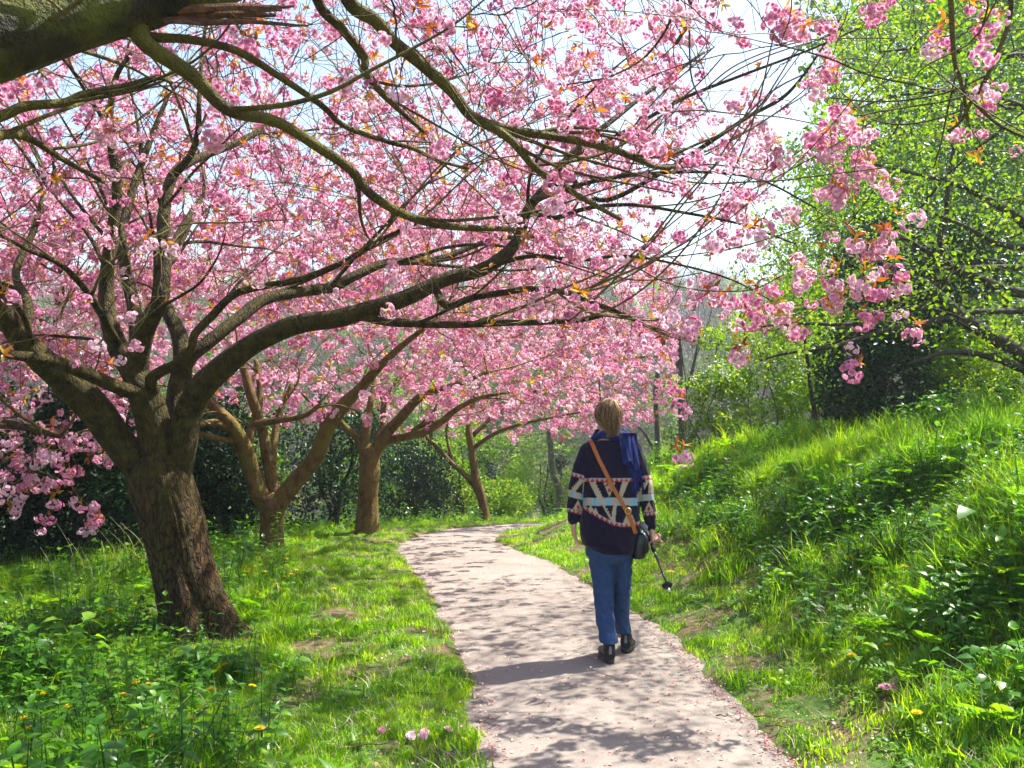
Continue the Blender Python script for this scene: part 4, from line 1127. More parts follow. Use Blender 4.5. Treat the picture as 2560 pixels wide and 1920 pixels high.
def leafy_tree(label, foot, trunk, limbs, A, leafm, n_per, L, W, bark='darkbark', group=None, name='tree', rad=.10, tip=.002, bf=.35, sag=.02, cat='tree'):
    """A tree grown branch by branch with leaves on its thin twigs."""
    foot = np.asarray(foot, float)
    t = empty(name, foot, label, cat, group)
    P0, R0 = [], []
    C, r = trunk
    V, Q, T = tube(C - foot, r, 14, True, bark_wob(.10, 3, 3)); MB().add(V, Q, T).build('trunk', M[bark], t)
    P0.append(C[len(C) // 3:]); R0.append(r[len(C) // 3:])
    for sp in limbs:
        C, r = limb_pts(sp)
        V, Q, T = tube(C - foot, r, 8, True, bark_wob(.10, 3, 4)); MB().add(V, Q, T).build('limb', M[bark], t)
        P0.append(C[len(C) // 5:]); R0.append(r[len(C) // 5:])
    P0 = np.concatenate(P0); R0 = np.concatenate(R0)
    mb, P, R, order, dirs = wood(P0, R0, A, bf, tip, sag=sag)
    b = mb.build('branches', M[bark], t); b.data.transform(Matrix.Translation(-Vector(foot))); tag(b, kind='stuff')
    if n_per:
        Pn = P[[v for v in order if R[v] < .008]]
        n = len(Pn) * n_per
        Q_ = np.repeat(Pn, n_per, 0) + rng.normal(0, rad, (n, 3))
        V0, F0 = leaf2(L, W)
        eul = np.stack([rng.normal(0, .8, n), rng.normal(0, .8, n), rng.random(n) * 6.283], -1)
        V, F, a = stamp(V0, F0, Q_ - foot, eul, rng.uniform(.6, 1.3, n), np.clip(np.repeat(rng.random(len(Pn)), n_per) * .5 + rng.random(n) * .5, 0, 1))
        o = link('crown', mesh_data('crown', V, None, F, M[leafm], True, {'v': a}), t); tag(o, kind='stuff')
    return t

# ---- right: the budding tree whose dark boughs reach in from beyond the right edge
fr = gfoot(6.6, 9.4)
Tr = (catmull(np.array([fr + (0, 0, -.2), fr + (-.05, 0, .5), fr + (-.1, 0, 1.2), fr + (0, .1, 2.2), fr + (.2, .2, 3.6), fr + (.2, .3, 5.0)]), 8), np.linspace(.24, .08, 41))
LR = [
 [(2860, 1060, 9.4, 70), (2700, 990, 9.3, 52), (2557, 889, 9.2, 40), (2427, 808, 9.1, 36), (2352, 745, 9.0, 29), (2316, 714, 9.0, 23), (2247, 675, 8.9, 16), (2150, 640, 8.8, 9)],
 [(2400, 795, 9.1, 20), (2346, 799, 9.0, 18), (2271, 820, 8.9, 16), (2231, 823, 8.9, 14), (2171, 841, 8.8, 12), (2111, 859, 8.8, 10), (2050, 874, 8.7, 9), (1972, 882, 8.7, 7), (1900, 901, 8.7, 5)],
 [(2360, 755, 9.0, 18), (2346, 766, 9.0, 17), (2262, 775, 8.9, 15), (2201, 793, 8.8, 13), (2126, 811, 8.8, 11), (1990, 808, 8.7, 8), (1900, 817, 8.7, 5)],
 [(2860, 800, 9.5, 50), (2700, 745, 9.5, 36), (2560, 733, 9.4, 27), (2503, 720, 9.4, 24), (2427, 684, 9.3, 20), (2361, 654, 9.2, 15), (2250, 590, 9.1, 9), (2130, 540, 9.0, 6)],
 [(2860, 690, 9.6, 36), (2660, 670, 9.6, 22), (2560, 669, 9.5, 17), (2457, 669, 9.5, 14), (2350, 672, 9.4, 9), (2200, 690, 9.3, 6)],
 [(2860, 640, 9.3, 30), (2640, 625, 9.2, 20), (2560, 618, 9.1, 17), (2497, 609, 9.0, 14), (2400, 560, 8.9, 10), (2300, 520, 8.8, 7)],
 [(2640, 770, 9.4, 22), (2533, 778, 9.3, 16), (2457, 778, 9.2, 14), (2409, 781, 9.1, 11)],
 [(2860, 560, 9.5, 36), (2640, 600, 9.4, 28), (2529, 532, 9.3, 24), (2462, 494, 9.2, 19), (2377, 456, 9.1, 14), (2270, 430, 9.0, 9), (2140, 400, 8.9, 6)],
 [(2420, 700, 9.3, 14), (2352, 612, 9.2, 13), (2365, 548, 9.2, 12), (2373, 440, 9.2, 11), (2395, 320, 9.3, 9), (2420, 180, 9.4, 7)],
 [(2860, 300, 9.5, 30), (2660, 180, 9.4, 20), (2560, 139, 9.3, 16), (2483, 143, 9.2, 13), (2330, 120, 9.1, 9), (2200, 130, 9.0, 6)],
 [(2860, 420, 9.6, 30), (2660, 330, 9.5, 20), (2540, 260, 9.4, 15), (2400, 230, 9.3, 11), (2240, 240, 9.2, 7), (2120, 280, 9.1, 5)],
 [(2860, 1000, 9.3, 40), (2640, 960, 9.2, 26), (2500, 900, 9.1, 18), (2380, 880, 9.0, 13), (2270, 910, 8.9, 8)],
]
def cR(P):
    px, py = proj(P)
    return (px > np.interp(py, [-600, 0, 200, 420, 620, 800, 900], [1930, 2010, 2060, 2020, 1900, 1830, 1850])) & (py < np.interp(px, [1800, 2060, 2150, 2560, 3000], [930, 940, 850, 960, 1000])) & (py > -400)
AR = crown_points(2700, (4.3, 9.4), 3.6, 1.7, 7.0, cR, .05)
leafy_tree('budding tree whose dark branches spread in from the right edge', fr, Tr, LR, AR, 'spring', 11, .046, .03, 'darkbark', rad=.10)

# ---- right: denser trees behind it
def clumped(px0, px1, py0, py1, Y0, Y1, k, rc):
    a = rng.uniform(px0, px1, k); b = rng.uniform(py0, py1, k); y = rng.uniform(Y0, Y1, k)
    return np.concatenate([at(a, b, y), rng.uniform(*rc, (k, 1))], 1)
def stem_to(foot, top, r0, r1, bend=.07, n=6):
    t = np.linspace(0, 1, n)[:, None]
    P = np.asarray(foot) * (1 - t) + np.asarray(top) * t + rng.normal(0, bend, (n, 3)) * np.sin(t * 3.14) * [1, 1, 0]
    P[0, 2] -= .15
    return catmull(P, 5), np.linspace(r0, r1, (n - 1) * 5 + 1)

f = gfoot(9.8, 18.0)
shrub('tree', 'bushy green tree filling the upper right corner behind the bare dark branches', 'tree', f, clumped(2330, 2900, -150, 930, 16.8, 19.5, 66, (.55, 1.1)), 20000, .12, .08, 'midgreen',
      [stem_to(f, f + (0, 0, 5), .2, .07), stem_to(f + (0, 0, 1.2), f + (-1.6, 0, 4.2), .1, .03), stem_to(f + (0, 0, 1.5), f + (-1.2, .3, 6), .1, .03), stem_to(f + (0, 0, 1.0), f + (-2.3, -.4, 2.6), .09, .03)])
f = gfoot(13.5, 31.0)
shrub('tree', 'farthest tall green tree closing the view at the upper right', 'tree', f, clumped(2040, 2800, -150, 700, 29, 33, 80, (1.1, 2.0)), 17000, .24, .16, 'midgreen', [stem_to(f, f + (0, 0, 10), .3, .08)])
f = gfoot(10.2, 22.5)
shrub('tree', 'dense sunlit green tree behind the budding branches at the upper right', 'tree', f, clumped(2120, 2800, -120, 600, 21, 24, 60, (.75, 1.3)), 17000, .15, .10, 'midgreen', [stem_to(f, f + (0, 0, 7), .2, .06), stem_to(f + (0, 0, 2), f + (-2.4, 0, 6), .1, .03)])
f = gfoot(6.1, 17.0)
shrub('tree', 'leafy green tree behind the dark holly on the bank', 'tree', f, clumped(2020, 2420, 430, 930, 16.2, 18.2, 38, (.45, .85)), 11000, .09, .06, 'midgreen',
      [stem_to(f, f + (0, 0, 3.4), .14, .04), stem_to(f + (0, 0, .8), f + (-1.0, 0, 2.8), .07, .02), stem_to(f + (0, 0, .9), f + (.9, 0, 3.0), .07, .02)])
f = gfoot(7.4, 22.5)
shrub('tree', 'tall pale green tree seen against the sky right of the pink blossom', 'tree', f, np.concatenate([clumped(1900, 2160, 330, 900, 21.5, 24, 34, (.45, .9)), clumped(2080, 2500, 0, 500, 21, 24, 30, (.6, 1.1))]), 11000, .11, .075, 'spring',
      [stem_to(f, f + (.2, 0, 8.2), .16, .04), stem_to(f + (0, 0, 1.2), f + (-1.3, 0, 4.4), .08, .02), stem_to(f + (0, 0, 1.5), f + (1.3, 0, 5.5), .08, .02)])
f = gfoot(4.15, 10.6)
shrub('holly', 'dark green holly bush standing on the bank above the tall grass', 'shrub', f, np.concatenate([clumped(2075, 2350, 780, 1030, 10.2, 11.4, 30, (.22, .40)), clumped(2090, 2470, 570, 840, 10.6, 11.8, 30, (.24, .44))]), 21000, .065, .038, 'darkgreen',
      [stem_to(f, f + (.1, 0, 2.2), .06, .02), stem_to(f, f + (.5, .1, 1.9), .05, .015)])
f = gfoot(6.0, 10.6)
shrub('shrub', 'light green hawthorn shrub on the bank under the dark boughs at the right edge', 'shrub', f, clumped(2330, 2720, 800, 1010, 9.9, 11.2, 34, (.22, .42)), 9000, .05, .035, 'spring',
      [stem_to(f, f + (-.5, 0, 1.3), .04, .012), stem_to(f, f + (-1.0, .1, 1.0), .03, .01), stem_to(f, f + (.1, .1, 1.5), .04, .01)])
f = gfoot(3.9, 11.6)
shrub('shrub', 'bright leafy shrub left of the holly on top of the bank', 'shrub', f, clumped(1950, 2110, 700, 1010, 11.6, 12.8, 18, (.2, .42)), 4500, .055, .038, 'spring',
      [stem_to(f, f + (-.3, 0, 1.9), .035, .01), stem_to(f, f + (.3, 0, 1.6), .03, .01)])
# ---- right: yellow-green saplings with thin upright stems
ORD = ['leftmost', 'second', 'third', 'fourth', 'fifth', 'sixth', 'seventh', 'eighth', 'ninth', 'tenth', 'rightmost']
stem_px = [1745, 1785, 1815, 1850, 1880, 1905, 1935, 1968, 2000, 2032, 2060]
for k, a in enumerate(stem_px):
    Yk = 13.0 + 1.4 * random.random()
    top = at(a + random.uniform(-18, 18), random.uniform(810, 900) + max(0, 1850 - a) * .7, Yk)
    f = gfoot(at(a, 1100, Yk)[0], Yk)
    cl = np.concatenate([np.stack([np.linspace(f[0], top[0], 9), np.full(9, Yk), np.linspace(f[2] + .25 * (top[2] - f[2]), top[2], 9)], -1) + rng.normal(0, .16, (9, 3)), rng.uniform(.12, .26, (9, 1))], 1)
    t = shrub('sapling', ('thin yellow green sapling beyond the grass bank, %s in its row', 'thin sapling with white blossom beyond the grass bank, %s in its row')[k % 4 == 1] % (ORD[k] + ('' if k in (0, 10) else ' from the left')), 'sapling', f, cl, 1000, .06, .038, 'spring', [stem_to(f, top, .016, .005, .06)], 'greybark', 'saplings in the thicket beyond the bank')
    if k % 4 == 1:
        V, F, a_ = cloud(cl + np.array([0, 0, .1, 0]), 260, .035, .03)
        tag(link('flowers', mesh_data('flowers', V - f, None, F, M['white_blossom'], True, {'v': a_}), t), kind='stuff')

# ---- left: dark evergreens, hollies and pale stems behind the cherries
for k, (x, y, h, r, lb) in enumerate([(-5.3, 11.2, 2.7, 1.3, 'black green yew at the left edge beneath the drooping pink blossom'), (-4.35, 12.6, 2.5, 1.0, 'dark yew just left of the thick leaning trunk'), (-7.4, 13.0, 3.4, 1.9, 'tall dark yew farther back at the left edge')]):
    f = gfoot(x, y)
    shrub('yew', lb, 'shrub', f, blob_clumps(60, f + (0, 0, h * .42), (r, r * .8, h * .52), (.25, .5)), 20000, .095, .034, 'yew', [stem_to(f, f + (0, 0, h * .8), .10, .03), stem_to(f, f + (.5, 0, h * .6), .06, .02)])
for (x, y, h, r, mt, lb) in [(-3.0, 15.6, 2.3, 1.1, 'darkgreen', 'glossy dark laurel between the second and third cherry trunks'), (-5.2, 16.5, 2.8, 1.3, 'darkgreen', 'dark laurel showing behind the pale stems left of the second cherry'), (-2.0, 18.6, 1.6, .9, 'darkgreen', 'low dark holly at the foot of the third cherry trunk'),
                             (-4.1, 13.9, 1.2, .6, 'midgreen', 'small light green elder bush in front of the laurels'), (-1.3, 23.5, 3.0, 1.5, 'spring', 'bright yellow green bush glowing behind the bend of the path'), (.9, 25.5, 2.7, 1.6, 'spring', 'sunlit lime green bush beyond the slender cherry'), (-3.6, 22.5, 3.0, 1.6, 'midgreen', 'mid green bush behind the third cherry trunk'),
                             (-.3, 21.8, 1.0, .8, 'spring', 'low bright bush beside the slender leaning cherry'), (2.6, 27.0, 2.4, 1.3, 'spring', 'pale lime bush at the far side of the path bend'), (-6.6, 20, 4.2, 2.2, 'midgreen', 'broad green thicket far behind the large cherry')]:
    f = gfoot(x, y)
    shrub('shrub', lb, 'shrub', f, blob_clumps(40, f + (0, 0, h * .52), (r, r * .8, h * .5), (.2, .45)), 6500, .07 if mt != 'spring' else .085, .045, mt,
          [stem_to(f, f + (random.uniform(-.4, .4), 0, h * .8), .05, .015) for _ in range(3)])
pale = [([(583, 1420), (590, 1330), (592, 1240), (597, 1150), (590, 1060)], 13.0, 24, 'pale grey sapling stem rising straight between the first two cherries'),
        ([(545, 1400), (545, 1330), (515, 1265), (498, 1225), (490, 1130)], 12.8, 22, 'pale crooked sapling stem close behind the thick cherry trunk'),
        ([(625, 1400), (607, 1330), (618, 1260), (632, 1200), (640, 1120)], 13.2, 15, 'thin pale sapling stem leaning toward the second cherry'),
        ([(1048, 1310), (1050, 1240), (1060, 1180), (1075, 1100), (1090, 1020)], 22.5, 16, 'dark young trunk among the lime bushes left of the slender cherry'),
        ([(1035, 1310), (1042, 1250), (1030, 1190), (1025, 1100)], 22.0, 9, 'dark thin stem beside the young trunk among the lime bushes'),
        ([(1080, 1310), (1090, 1250), (1110, 1200), (1130, 1140)], 22.3, 9, 'leaning thin stem on the right of the lime bushes')]
for pts, Yd, wpx, lb in pale:
    P = np.array([at(a, b, Yd) for a, b in pts]); f = gfoot(P[0, 0], Yd); P[0] = f + (0, 0, -.1)
    C = catmull(P, 6)
    rr_ = np.linspace(wpx * Yd / FPX / 2, wpx * Yd / FPX / 4, len(C))
    A = np.concatenate([C[len(C) // 2:] + rng.normal(0, .35, (len(C) - len(C) // 2, 3)) for _ in range(3)])
    leafy_tree(lb, f, (C, rr_), [], A, 'spring', 8, .06, .04, 'greybark' if wpx in (24, 22, 15) else 'darkbark', 'young stems behind the cherry row', 'sapling', rad=.14, cat='sapling')
# bare brambles and the dark conifers past the bend
f = gfoot(1.55, 23.0)
A = f + np.stack([rng.normal(0, .75, 260), rng.normal(0, .5, 260), rng.uniform(.2, 2.0, 260)], -1)
leafy_tree('tangle of bare grey brown twigs beside the path bend left of the walker', f, stem_to(f, f + (0, 0, .9), .03, .012), [], A, 'spring', 1, .05, .035, 'greybark', None, 'bare_shrub', cat='shrub', tip=.004)
f = gfoot(1.35, 25.0)
leafy_tree('pale slim trunk standing past the path bend left of the walker', f, stem_to(f, at(1372, 1060, 25), .13, .07, .05), [], at(1372, 1060, 25) + rng.normal(0, .9, (120, 3)), 'spring', 4, .08, .05, 'greybark', None, 'tree', cat='tree', tip=.004, rad=.2)
for x, y, h, r, lb in [(1.7, 33, 4.6, 1.1, 'dark conifer beyond the path bend behind the bare twigs'), (3.2, 37, 5.4, 1.3, 'dark blue green conifer in the valley right of the walker'), (-1.0, 34, 5.0, 1.5, 'dark conifer behind the lime green bushes')]:
    f = gfoot(x, y)
    cl = np.concatenate([blob_clumps(10, f + (0, 0, h * q), (r * (1.05 - q), r * (1.05 - q), h * .06), (.2 + .3 * (1 - q), .3 + .35 * (1 - q))) for q in (.12, .27, .42, .57, .72, .87)])
    shrub('conifer', lb, 'tree', f, cl, 7000, .13, .05, 'yew', [stem_to(f, f + (0, 0, h * .9), .15, .04)])

# ---- the bare grey tree in the valley, and the wooded far slope
f = gfoot(5.6, 30.5)
C = catmull(np.array([f + (0, 0, -.2), at(1703, 1250, 30.5), at(1706, 1120, 30.5), at(1702, 1000, 30.5), at(1700, 890, 30.5), at(1690, 780, 30.5)]), 6)
lm = [[(1705, 1130, 30.5, 15), (1740, 1075, 30.4, 12), (1760, 1010, 30.3, 8), (1780, 940, 30.2, 5)], [(1650, 1290, 30.8, 16), (1648, 1180, 30.8, 14), (1642, 1060, 30.8, 13), (1640, 960, 30.7, 11), (1660, 860, 30.6, 8), (1655, 760, 30.6, 5)],
      [(1648, 1150, 30.8, 10), (1615, 1090, 30.7, 7), (1590, 1060, 30.6, 5)], [(1703, 1010, 30.5, 10), (1730, 930, 30.6, 8), (1750, 830, 30.7, 5)], [(1701, 940, 30.5, 9), (1675, 860, 30.4, 6), (1640, 800, 30.2, 4)], [(1706, 1200, 30.5, 9), (1750, 1130, 30.4, 6), (1800, 1080, 30.3, 4)]]
a_ = rng.uniform(1570, 1830, 420); b_ = rng.uniform(680, 1120, 420); k_ = ((a_ - 1700) / 130) ** 2 + ((b_ - 880) / 220) ** 2 < 1
A = at(a_[k_], b_[k_], rng.uniform(28.5, 32.5, k_.sum()))
leafy_tree('bare grey forked tree standing in the hazy valley right of the walker', f, (C, np.linspace(.17, .05, len(C))), lm, A, 'spring', 0, .05, .03, 'darkbark', None, 'bare_tree', tip=.006)

def far_mesh(kind):
    mb = MB(); mb2 = MB()
    h = 8.0
    V, Q, T = tube(catmull(np.array([(0, 0, -.6), (.1, 0, h * .25), (-.1, .1, h * .5), (0, 0, h * .85)]), 4), np.linspace(.2, .04, 13), 6); mb.add(V, Q, T)
    if kind == 'bare':
        A = np.stack([rng.normal(0, 1.5, 240), rng.normal(0, 1.5, 240), rng.uniform(h * .3, h * 1.1, 240)], -1)
        m2, P, R, order, dirs = wood(catmull(np.array([(0, 0, 1.5), (0, 0, h * .85)]), 8), np.linspace(.15, .05, 9), A, .4, .012)
        mb.add(np.concatenate(m2.V), np.concatenate(m2.Q))
        n = 2600; Pn = P[rng.integers(9, len(P), n)] + rng.normal(0, .3, (n, 3))
        V0, F0 = leaf2(.55, .035)
        V, F, a = stamp(V0, F0, Pn, np.stack([rng.normal(0, .7, n), rng.normal(-.8, .5, n), rng.random(n) * 6.28], -1), rng.uniform(.6, 1.3, n))
        mb2.add(V, None, F, a)
        return mb.data('far_trunk', M['greybark']), mb2.data('far_crown', M['fartwig'])
    if kind == 'conifer':
        cl = np.concatenate([blob_clumps(9, (0, 0, h * q), (1.7 * (1.05 - q), 1.7 * (1.05 - q), .4), (.3 + .4 * (1 - q), .5 + .5 * (1 - q))) for q in (.1, .25, .4, .55, .7, .85, .97)])
        V, F, a = cloud(cl, 4200, .3, .1)
        return mb.data('far_trunk', M['darkbark']), MB().add(V, None, F, a).data('far_crown', M['darkgreen'])
    cl = blob_clumps(55, (0, 0, h * .6), (2.2, 2.2, h * .42), (.4, .9))
    V, F, a = cloud(cl, 4200, .22, .15)
    return mb.data('far_trunk', M['greybark']), MB().add(V, None, F, a).data('far_crown', M['farleaf' if kind == 'green' else 'spring'])
FM = {k: [far_mesh(k) for _ in range(2)] for k in ('bare', 'green', 'lime', 'conifer')}
far_spots = []
k = 0
while len(far_spots) < 110 and k < 6000:
    k += 1
    y = 34 * (190 / 34) ** random.random(); x = random.uniform(-.62, .62) * y
    if all((x - a) ** 2 + (y - b) ** 2 > (2.2 + .018 * y) ** 2 for a, b, _ in far_spots): far_spots.append((x, y, random.random()))
far_spots.sort(key=lambda q: q[1])
for x, y, q in far_spots:
    kind = 'bare' if q < .38 else 'green' if q < .72 else 'lime' if q < .90 else 'conifer'
    tm, cm = random.choice(FM[kind])
    z = float(ground(x, y)) - .2
    sc = random.uniform(.75, 1.25) * (1.0 if y > 60 else .72)
    t = empty('far_tree', (x, y, z), {'bare': 'leafless grey tree on the wooded far slope', 'green': 'green leafing tree on the wooded far slope', 'lime': 'lime green tree on the wooded far slope', 'conifer': 'dark conifer on the wooded far slope'}[kind], 'tree', {'bare': 'leafless trees on the far slope', 'green': 'green trees on the far slope', 'lime': 'lime trees on the far slope', 'conifer': 'conifers on the far slope'}[kind])
    t.rotation_euler = (0, 0, random.uniform(0, 6.28)); t.scale = (sc, sc, sc * random.uniform(.9, 1.2))
    link('trunk', tm, t); tag(link('crown', cm, t), kind='stuff')
n = 700
y = 60 * (400 / 60) ** rng.random(n); x = rng.uniform(-.7, .7, n) * y
P = np.stack([x, y, ground(x, y) - .3], -1)
tag(scatter('far_wood', [proto(FM[q][0][1]) for q in ('bare', 'green', 'bare', 'lime', 'conifer')], P, np.stack([0 * x, 0 * x, rng.random(n) * 6.28], -1), rng.uniform(.9, 1.5, n), idx=rng.choice(5, n, p=[.3, .3, .15, .15, .1])), kind='stuff')
# ================================================================== the walker
KP = 6.1 / FPX
PO = np.array([.66, 6.08, 0.0]); PO[2] = base(PO[1]) + .003
def wp(px, py, dy=0.0): return at(px, py, 6.1 + dy)
per = empty('person', PO, 'woman walking away in a patterned navy sweater, blue scarf and blue trousers', 'person')

def capsule(mb, a, b, ra, rb, n=10):
    a = np.asarray(a, float); b = np.asarray(b, float)
    V, Q, T = tube(np.array([a * (1 - t) + b * t for t in (0, .5, 1)]), [ra, (ra + rb) / 2, rb], n); mb.add(V, Q, T)
    for c, r in ((a, ra), (b, rb)): mb.add(*ball(c, r * .995, 7))

def fuse(mb, voxel, smooth=3):
    """One closed surface out of overlapping shapes: (vertices, quads)."""
    me = mb.data('raw', None)
    o = bpy.data.objects.new('raw', me); COL.objects.link(o)
    md = o.modifiers.new('r', 'REMESH'); md.mode = 'VOXEL'; md.voxel_size = voxel
    if smooth: sm = o.modifiers.new('s', 'SMOOTH'); sm.iterations = smooth; sm.factor = .5
    dg = bpy.context.evaluated_depsgraph_get(); dg.update()
    e = o.evaluated_get(dg).to_mesh()
    V = np.empty(len(e.vertices) * 3, np.float32); e.vertices.foreach_get('co', V)
    F = np.array([tuple(p.vertices) for p in e.polygons if len(p.vertices) == 4], np.int32)
    T = np.array([tuple(p.vertices) for p in e.polygons if len(p.vertices) == 3], np.int32).reshape(-1, 3)
    o.evaluated_get(dg).to_mesh_clear()
    bpy.data.objects.remove(o); bpy.data.meshes.remove(me)
    return V.reshape(-1, 3).astype(float), F, T

def ppart(name, V, Q, T, mat, attr=None, parent=None, smooth=True):
    return link(name, mesh_data(name, V - PO, Q, T, mat, smooth, attr), parent or per)

M['skin'] = plain('skin', (0.55, 0.30, 0.21), 0.5, 0, .08, 40)
M['hair'] = leafmat('hair', [(0.0, (0.07, 0.032, 0.012)), (0.5, (0.19, 0.095, 0.036)), (0.75, (0.34, 0.19, 0.08)), (1.0, (0.60, 0.42, 0.22))], 0.15, 0.42, 0.5, True, ttint=(1, .85, .6))
M['denim'] = plain('blue_linen', (0.030, 0.062, 0.155), 0.85, 0, .14, 60, .3, .2)
M['scarf'] = plain('navy_scarf', (0.012, 0.022, 0.115), 0.8, 0, .5, 26, .2, .2)
M['shoe'] = plain('black_shoe', (0.012, 0.011, 0.012), 0.55, 0, .3, 50, .2, .4)
M['sole'] = plain('grey_sole', (0.035, 0.032, 0.034), 0.7)
M['tan'] = plain('tan_leather', (0.42, 0.12, 0.018), 0.5, 0, .15, 60)
M['bagleather'] = plain('black_leather', (0.008, 0.012, 0.014), 0.38, 0, .3, 40, .15, .5)
M['brass'] = plain('brass', (0.75, 0.50, 0.20), 0.3, 1.0, .1)
M['chrome'] = plain('chrome', (0.75, 0.75, 0.75), 0.2, 1.0, .1)
M['pole'] = plain('pole_metal', (0.06, 0.065, 0.075), 0.3, .8, .2, 20)
M['rubber'] = plain('black_rubber', (0.012, 0.012, 0.013), 0.6)
M['greycloth'] = plain('grey_cloth', (0.22, 0.22, 0.25), 0.9)
M['collar'] = plain('cream_knit', (0.60, 0.50, 0.36), 0.9)

# --- body: one surface, head turned a little to the left
b = MB()
hc = wp(1521, 1046, .02)
yaw = math.radians(32)
fx = np.array([-math.sin(yaw), math.cos(yaw), 0]); rx_ = np.array([math.cos(yaw), math.sin(yaw), 0])
def hp(f, r, u): return hc + fx * f + rx_ * r + np.array([0, 0, u])
b.add(*ball(hc, (.073, .085, .098), 12)); b.add(*ball(hp(.03, 0, -.055), (.056, .06, .062), 10))
b.add(*ball(hp(.075, 0, -.075), (.024, .022, .020), 7))
capsule(b, hp(.088, 0, .0), hp(.105, 0, -.03), .010, .013)
b.add(*ball(hp(.083, 0, -.057), (.022, .012, .009), 6))
for s in (-1, 1):
    b.add(*ball(hp(-.005, s * .074, -.015), (.012, .018, .030), 7)); b.add(*ball(hp(.065, s * .032, -.02), (.022, .02, .02), 7))
capsule(b, hp(-.02, 0, -.06), wp(1524, 1115, -.01), .052, .062)
for px0, px1, py, dep in ((1478, 1556, 1106, .07), (1474, 1578, 1140, .085), (1466, 1590, 1190, .10), (1466, 1588, 1260, .11), (1458, 1592, 1330, .12)):
    c = wp((px0 + px1) / 2, py); b.add(*ball(c, ((px1 - px0) / 2 * KP, dep, .085), 10))
ARM = {-1: [wp(1468, 1124), wp(1441, 1215, -.03), wp(1434, 1297, .0)], 1: [wp(1586, 1122), wp(1612, 1215, -.03), wp(1628, 1312, .02)]}
for s in (-1, 1):
    a = ARM[s]; capsule(b, a[0] + np.array([-s * .02, 0, -.03]), a[1], .044, .040); capsule(b, a[1], a[2], .042, .027)
def hand(b, wrist, down, fwd, side, curl, thumb):
    """Palm, four unequal fingers bent at their knuckles and a thumb from the side of the palm."""
    down, fwd, side = [np.asarray(v, float) / np.linalg.norm(v) for v in (down, fwd, side)]
    for q in range(4):
        o = fwd * ((q - 1.5) * .0185)
        k0 = wrist + down * .085 + o * 1.05
        capsule(b, wrist + down * .012 + o * .55, k0, .0165, .0125, 8)
        ln = (.036, .041, .039, .031)[3 - q]; d = down.copy(); p_ = k0
        for sgm in range(3):
            an = curl[sgm]
            d = d * math.cos(an) + side * math.sin(an); d /= np.linalg.norm(d)
            side2 = side - d * (side @ d); side_ = side2 / (np.linalg.norm(side2) + 1e-9)
            p2 = p_ + d * ln * (1, .72, .58)[sgm]
            capsule(b, p_, p2, .0092 - .0009 * sgm, .0086 - .0009 * sgm, 8); p_ = p2
            side = side_ if sgm < 2 else side
        side = side / np.linalg.norm(side)
    p_ = wrist + down * .025 + fwd * .028
    for sgm, v in enumerate(thumb):
        p2 = p_ + (down * v[0] + fwd * v[1] + side * v[2]); capsule(b, p_, p2, .0125 - .0015 * sgm, .0115 - .0015 * sgm, 8); p_ = p2
wl = ARM[-1][2] + np.array([0, .005, -.02]); wr = ARM[1][2] + np.array([.004, 0, -.018])
hand(b, wl, (.03, .03, -1), (-.10, 1, 0), (1, .05, .05), (.35, .45, .4), ((.03, .022, .006), (.028, .006, .008), (.022, .0, .006)))
hand(b, wr, (.10, -.12, -1), (.35, 1, -.05), (-1, .25, -.05), (1.0, 1.35, .9), ((.03, .02, -.006), (.025, .002, -.022), (.012, -.012, -.022)))
hipL, hipR = wp(1496, 1340), wp(1556, 1340)
ankL = np.array([wp(1517, 1600)[0] , 5.98, .105]); ankR = np.array([.735, 6.27, .12])
knL = wp(1505, 1452, -.02); knR = wp(1558, 1452, .06)
for h, k_, a in ((hipL, knL, ankL), (hipR, knR, ankR)): capsule(b, h, k_, .078, .052); capsule(b, k_, a, .052, .038)
V, Q, T = fuse(b, .0052, 2)
body = ppart('body', V, Q, T, M['skin'])
M['eye'] = plain('eye_white', (.8, .8, .78), .3); M['iris'] = plain('iris', (.06, .10, .12), .3)
for s in (-1, 1):
    e_ = ppart('eye', *ball(hp(.071, s * .031, 0.004), .0125, 6), M['eye']); ppart('iris', *ball(hp(.0805, s * .031, 0.004), .006, 5), M['iris'], parent=e_)

# --- trousers
b = MB()
c = wp(1524, 1345)
b.add(*loft([(c[0], c[1], wp(0, 1300)[2], .165, .125), (c[0], c[1], wp(0, 1340)[2], .170, .14), (c[0], c[1], wp(0, 1385)[2], .158, .135), (c[0], c[1] + .01, wp(0, 1405)[2], .13, .11)], 28))
hemL, hemR = np.array([wp(1517, 1594)[0], 5.965, wp(0, 1592)[2]]), np.array([wp(1558, 1580, .15)[0], 6.25, wp(1558, 1580, .15)[2]])
def leg(b, rows):
    b.add(*loft(rows, 24))
leg(b, [(hipL[0], 6.1, hipL[2] + .05, .085, .11), (wp(1501, 1380)[0], 6.1, wp(0, 1385)[2], .088, .112), (wp(1507, 1420)[0], 6.1, wp(0, 1425)[2], .080, .10), (wp(1508, 1470)[0], 6.1, wp(0, 1470)[2], .072, .088), (wp(1510, 1520)[0], 6.06, wp(0, 1520)[2], .064, .080), (wp(1513, 1560)[0], 6.01, wp(0, 1560)[2], .060, .078), (hemL[0], hemL[1], hemL[2], .060, .082)])
leg(b, [(hipR[0], 6.1, hipR[2] + .05, .080, .11), (wp(1553, 1380)[0], 6.11, wp(0, 1385)[2], .078, .11), (wp(1557, 1420)[0], 6.14, wp(0, 1425)[2], .066, .098), (wp(1558, 1470)[0], 6.17, wp(0, 1470)[2], .060, .088), (wp(1558, 1520)[0], 6.20, wp(0, 1520)[2], .056, .080), (wp(1558, 1560)[0], 6.23, wp(0, 1560)[2], .055, .078), (hemR[0], hemR[1], hemR[2], .056, .082)])
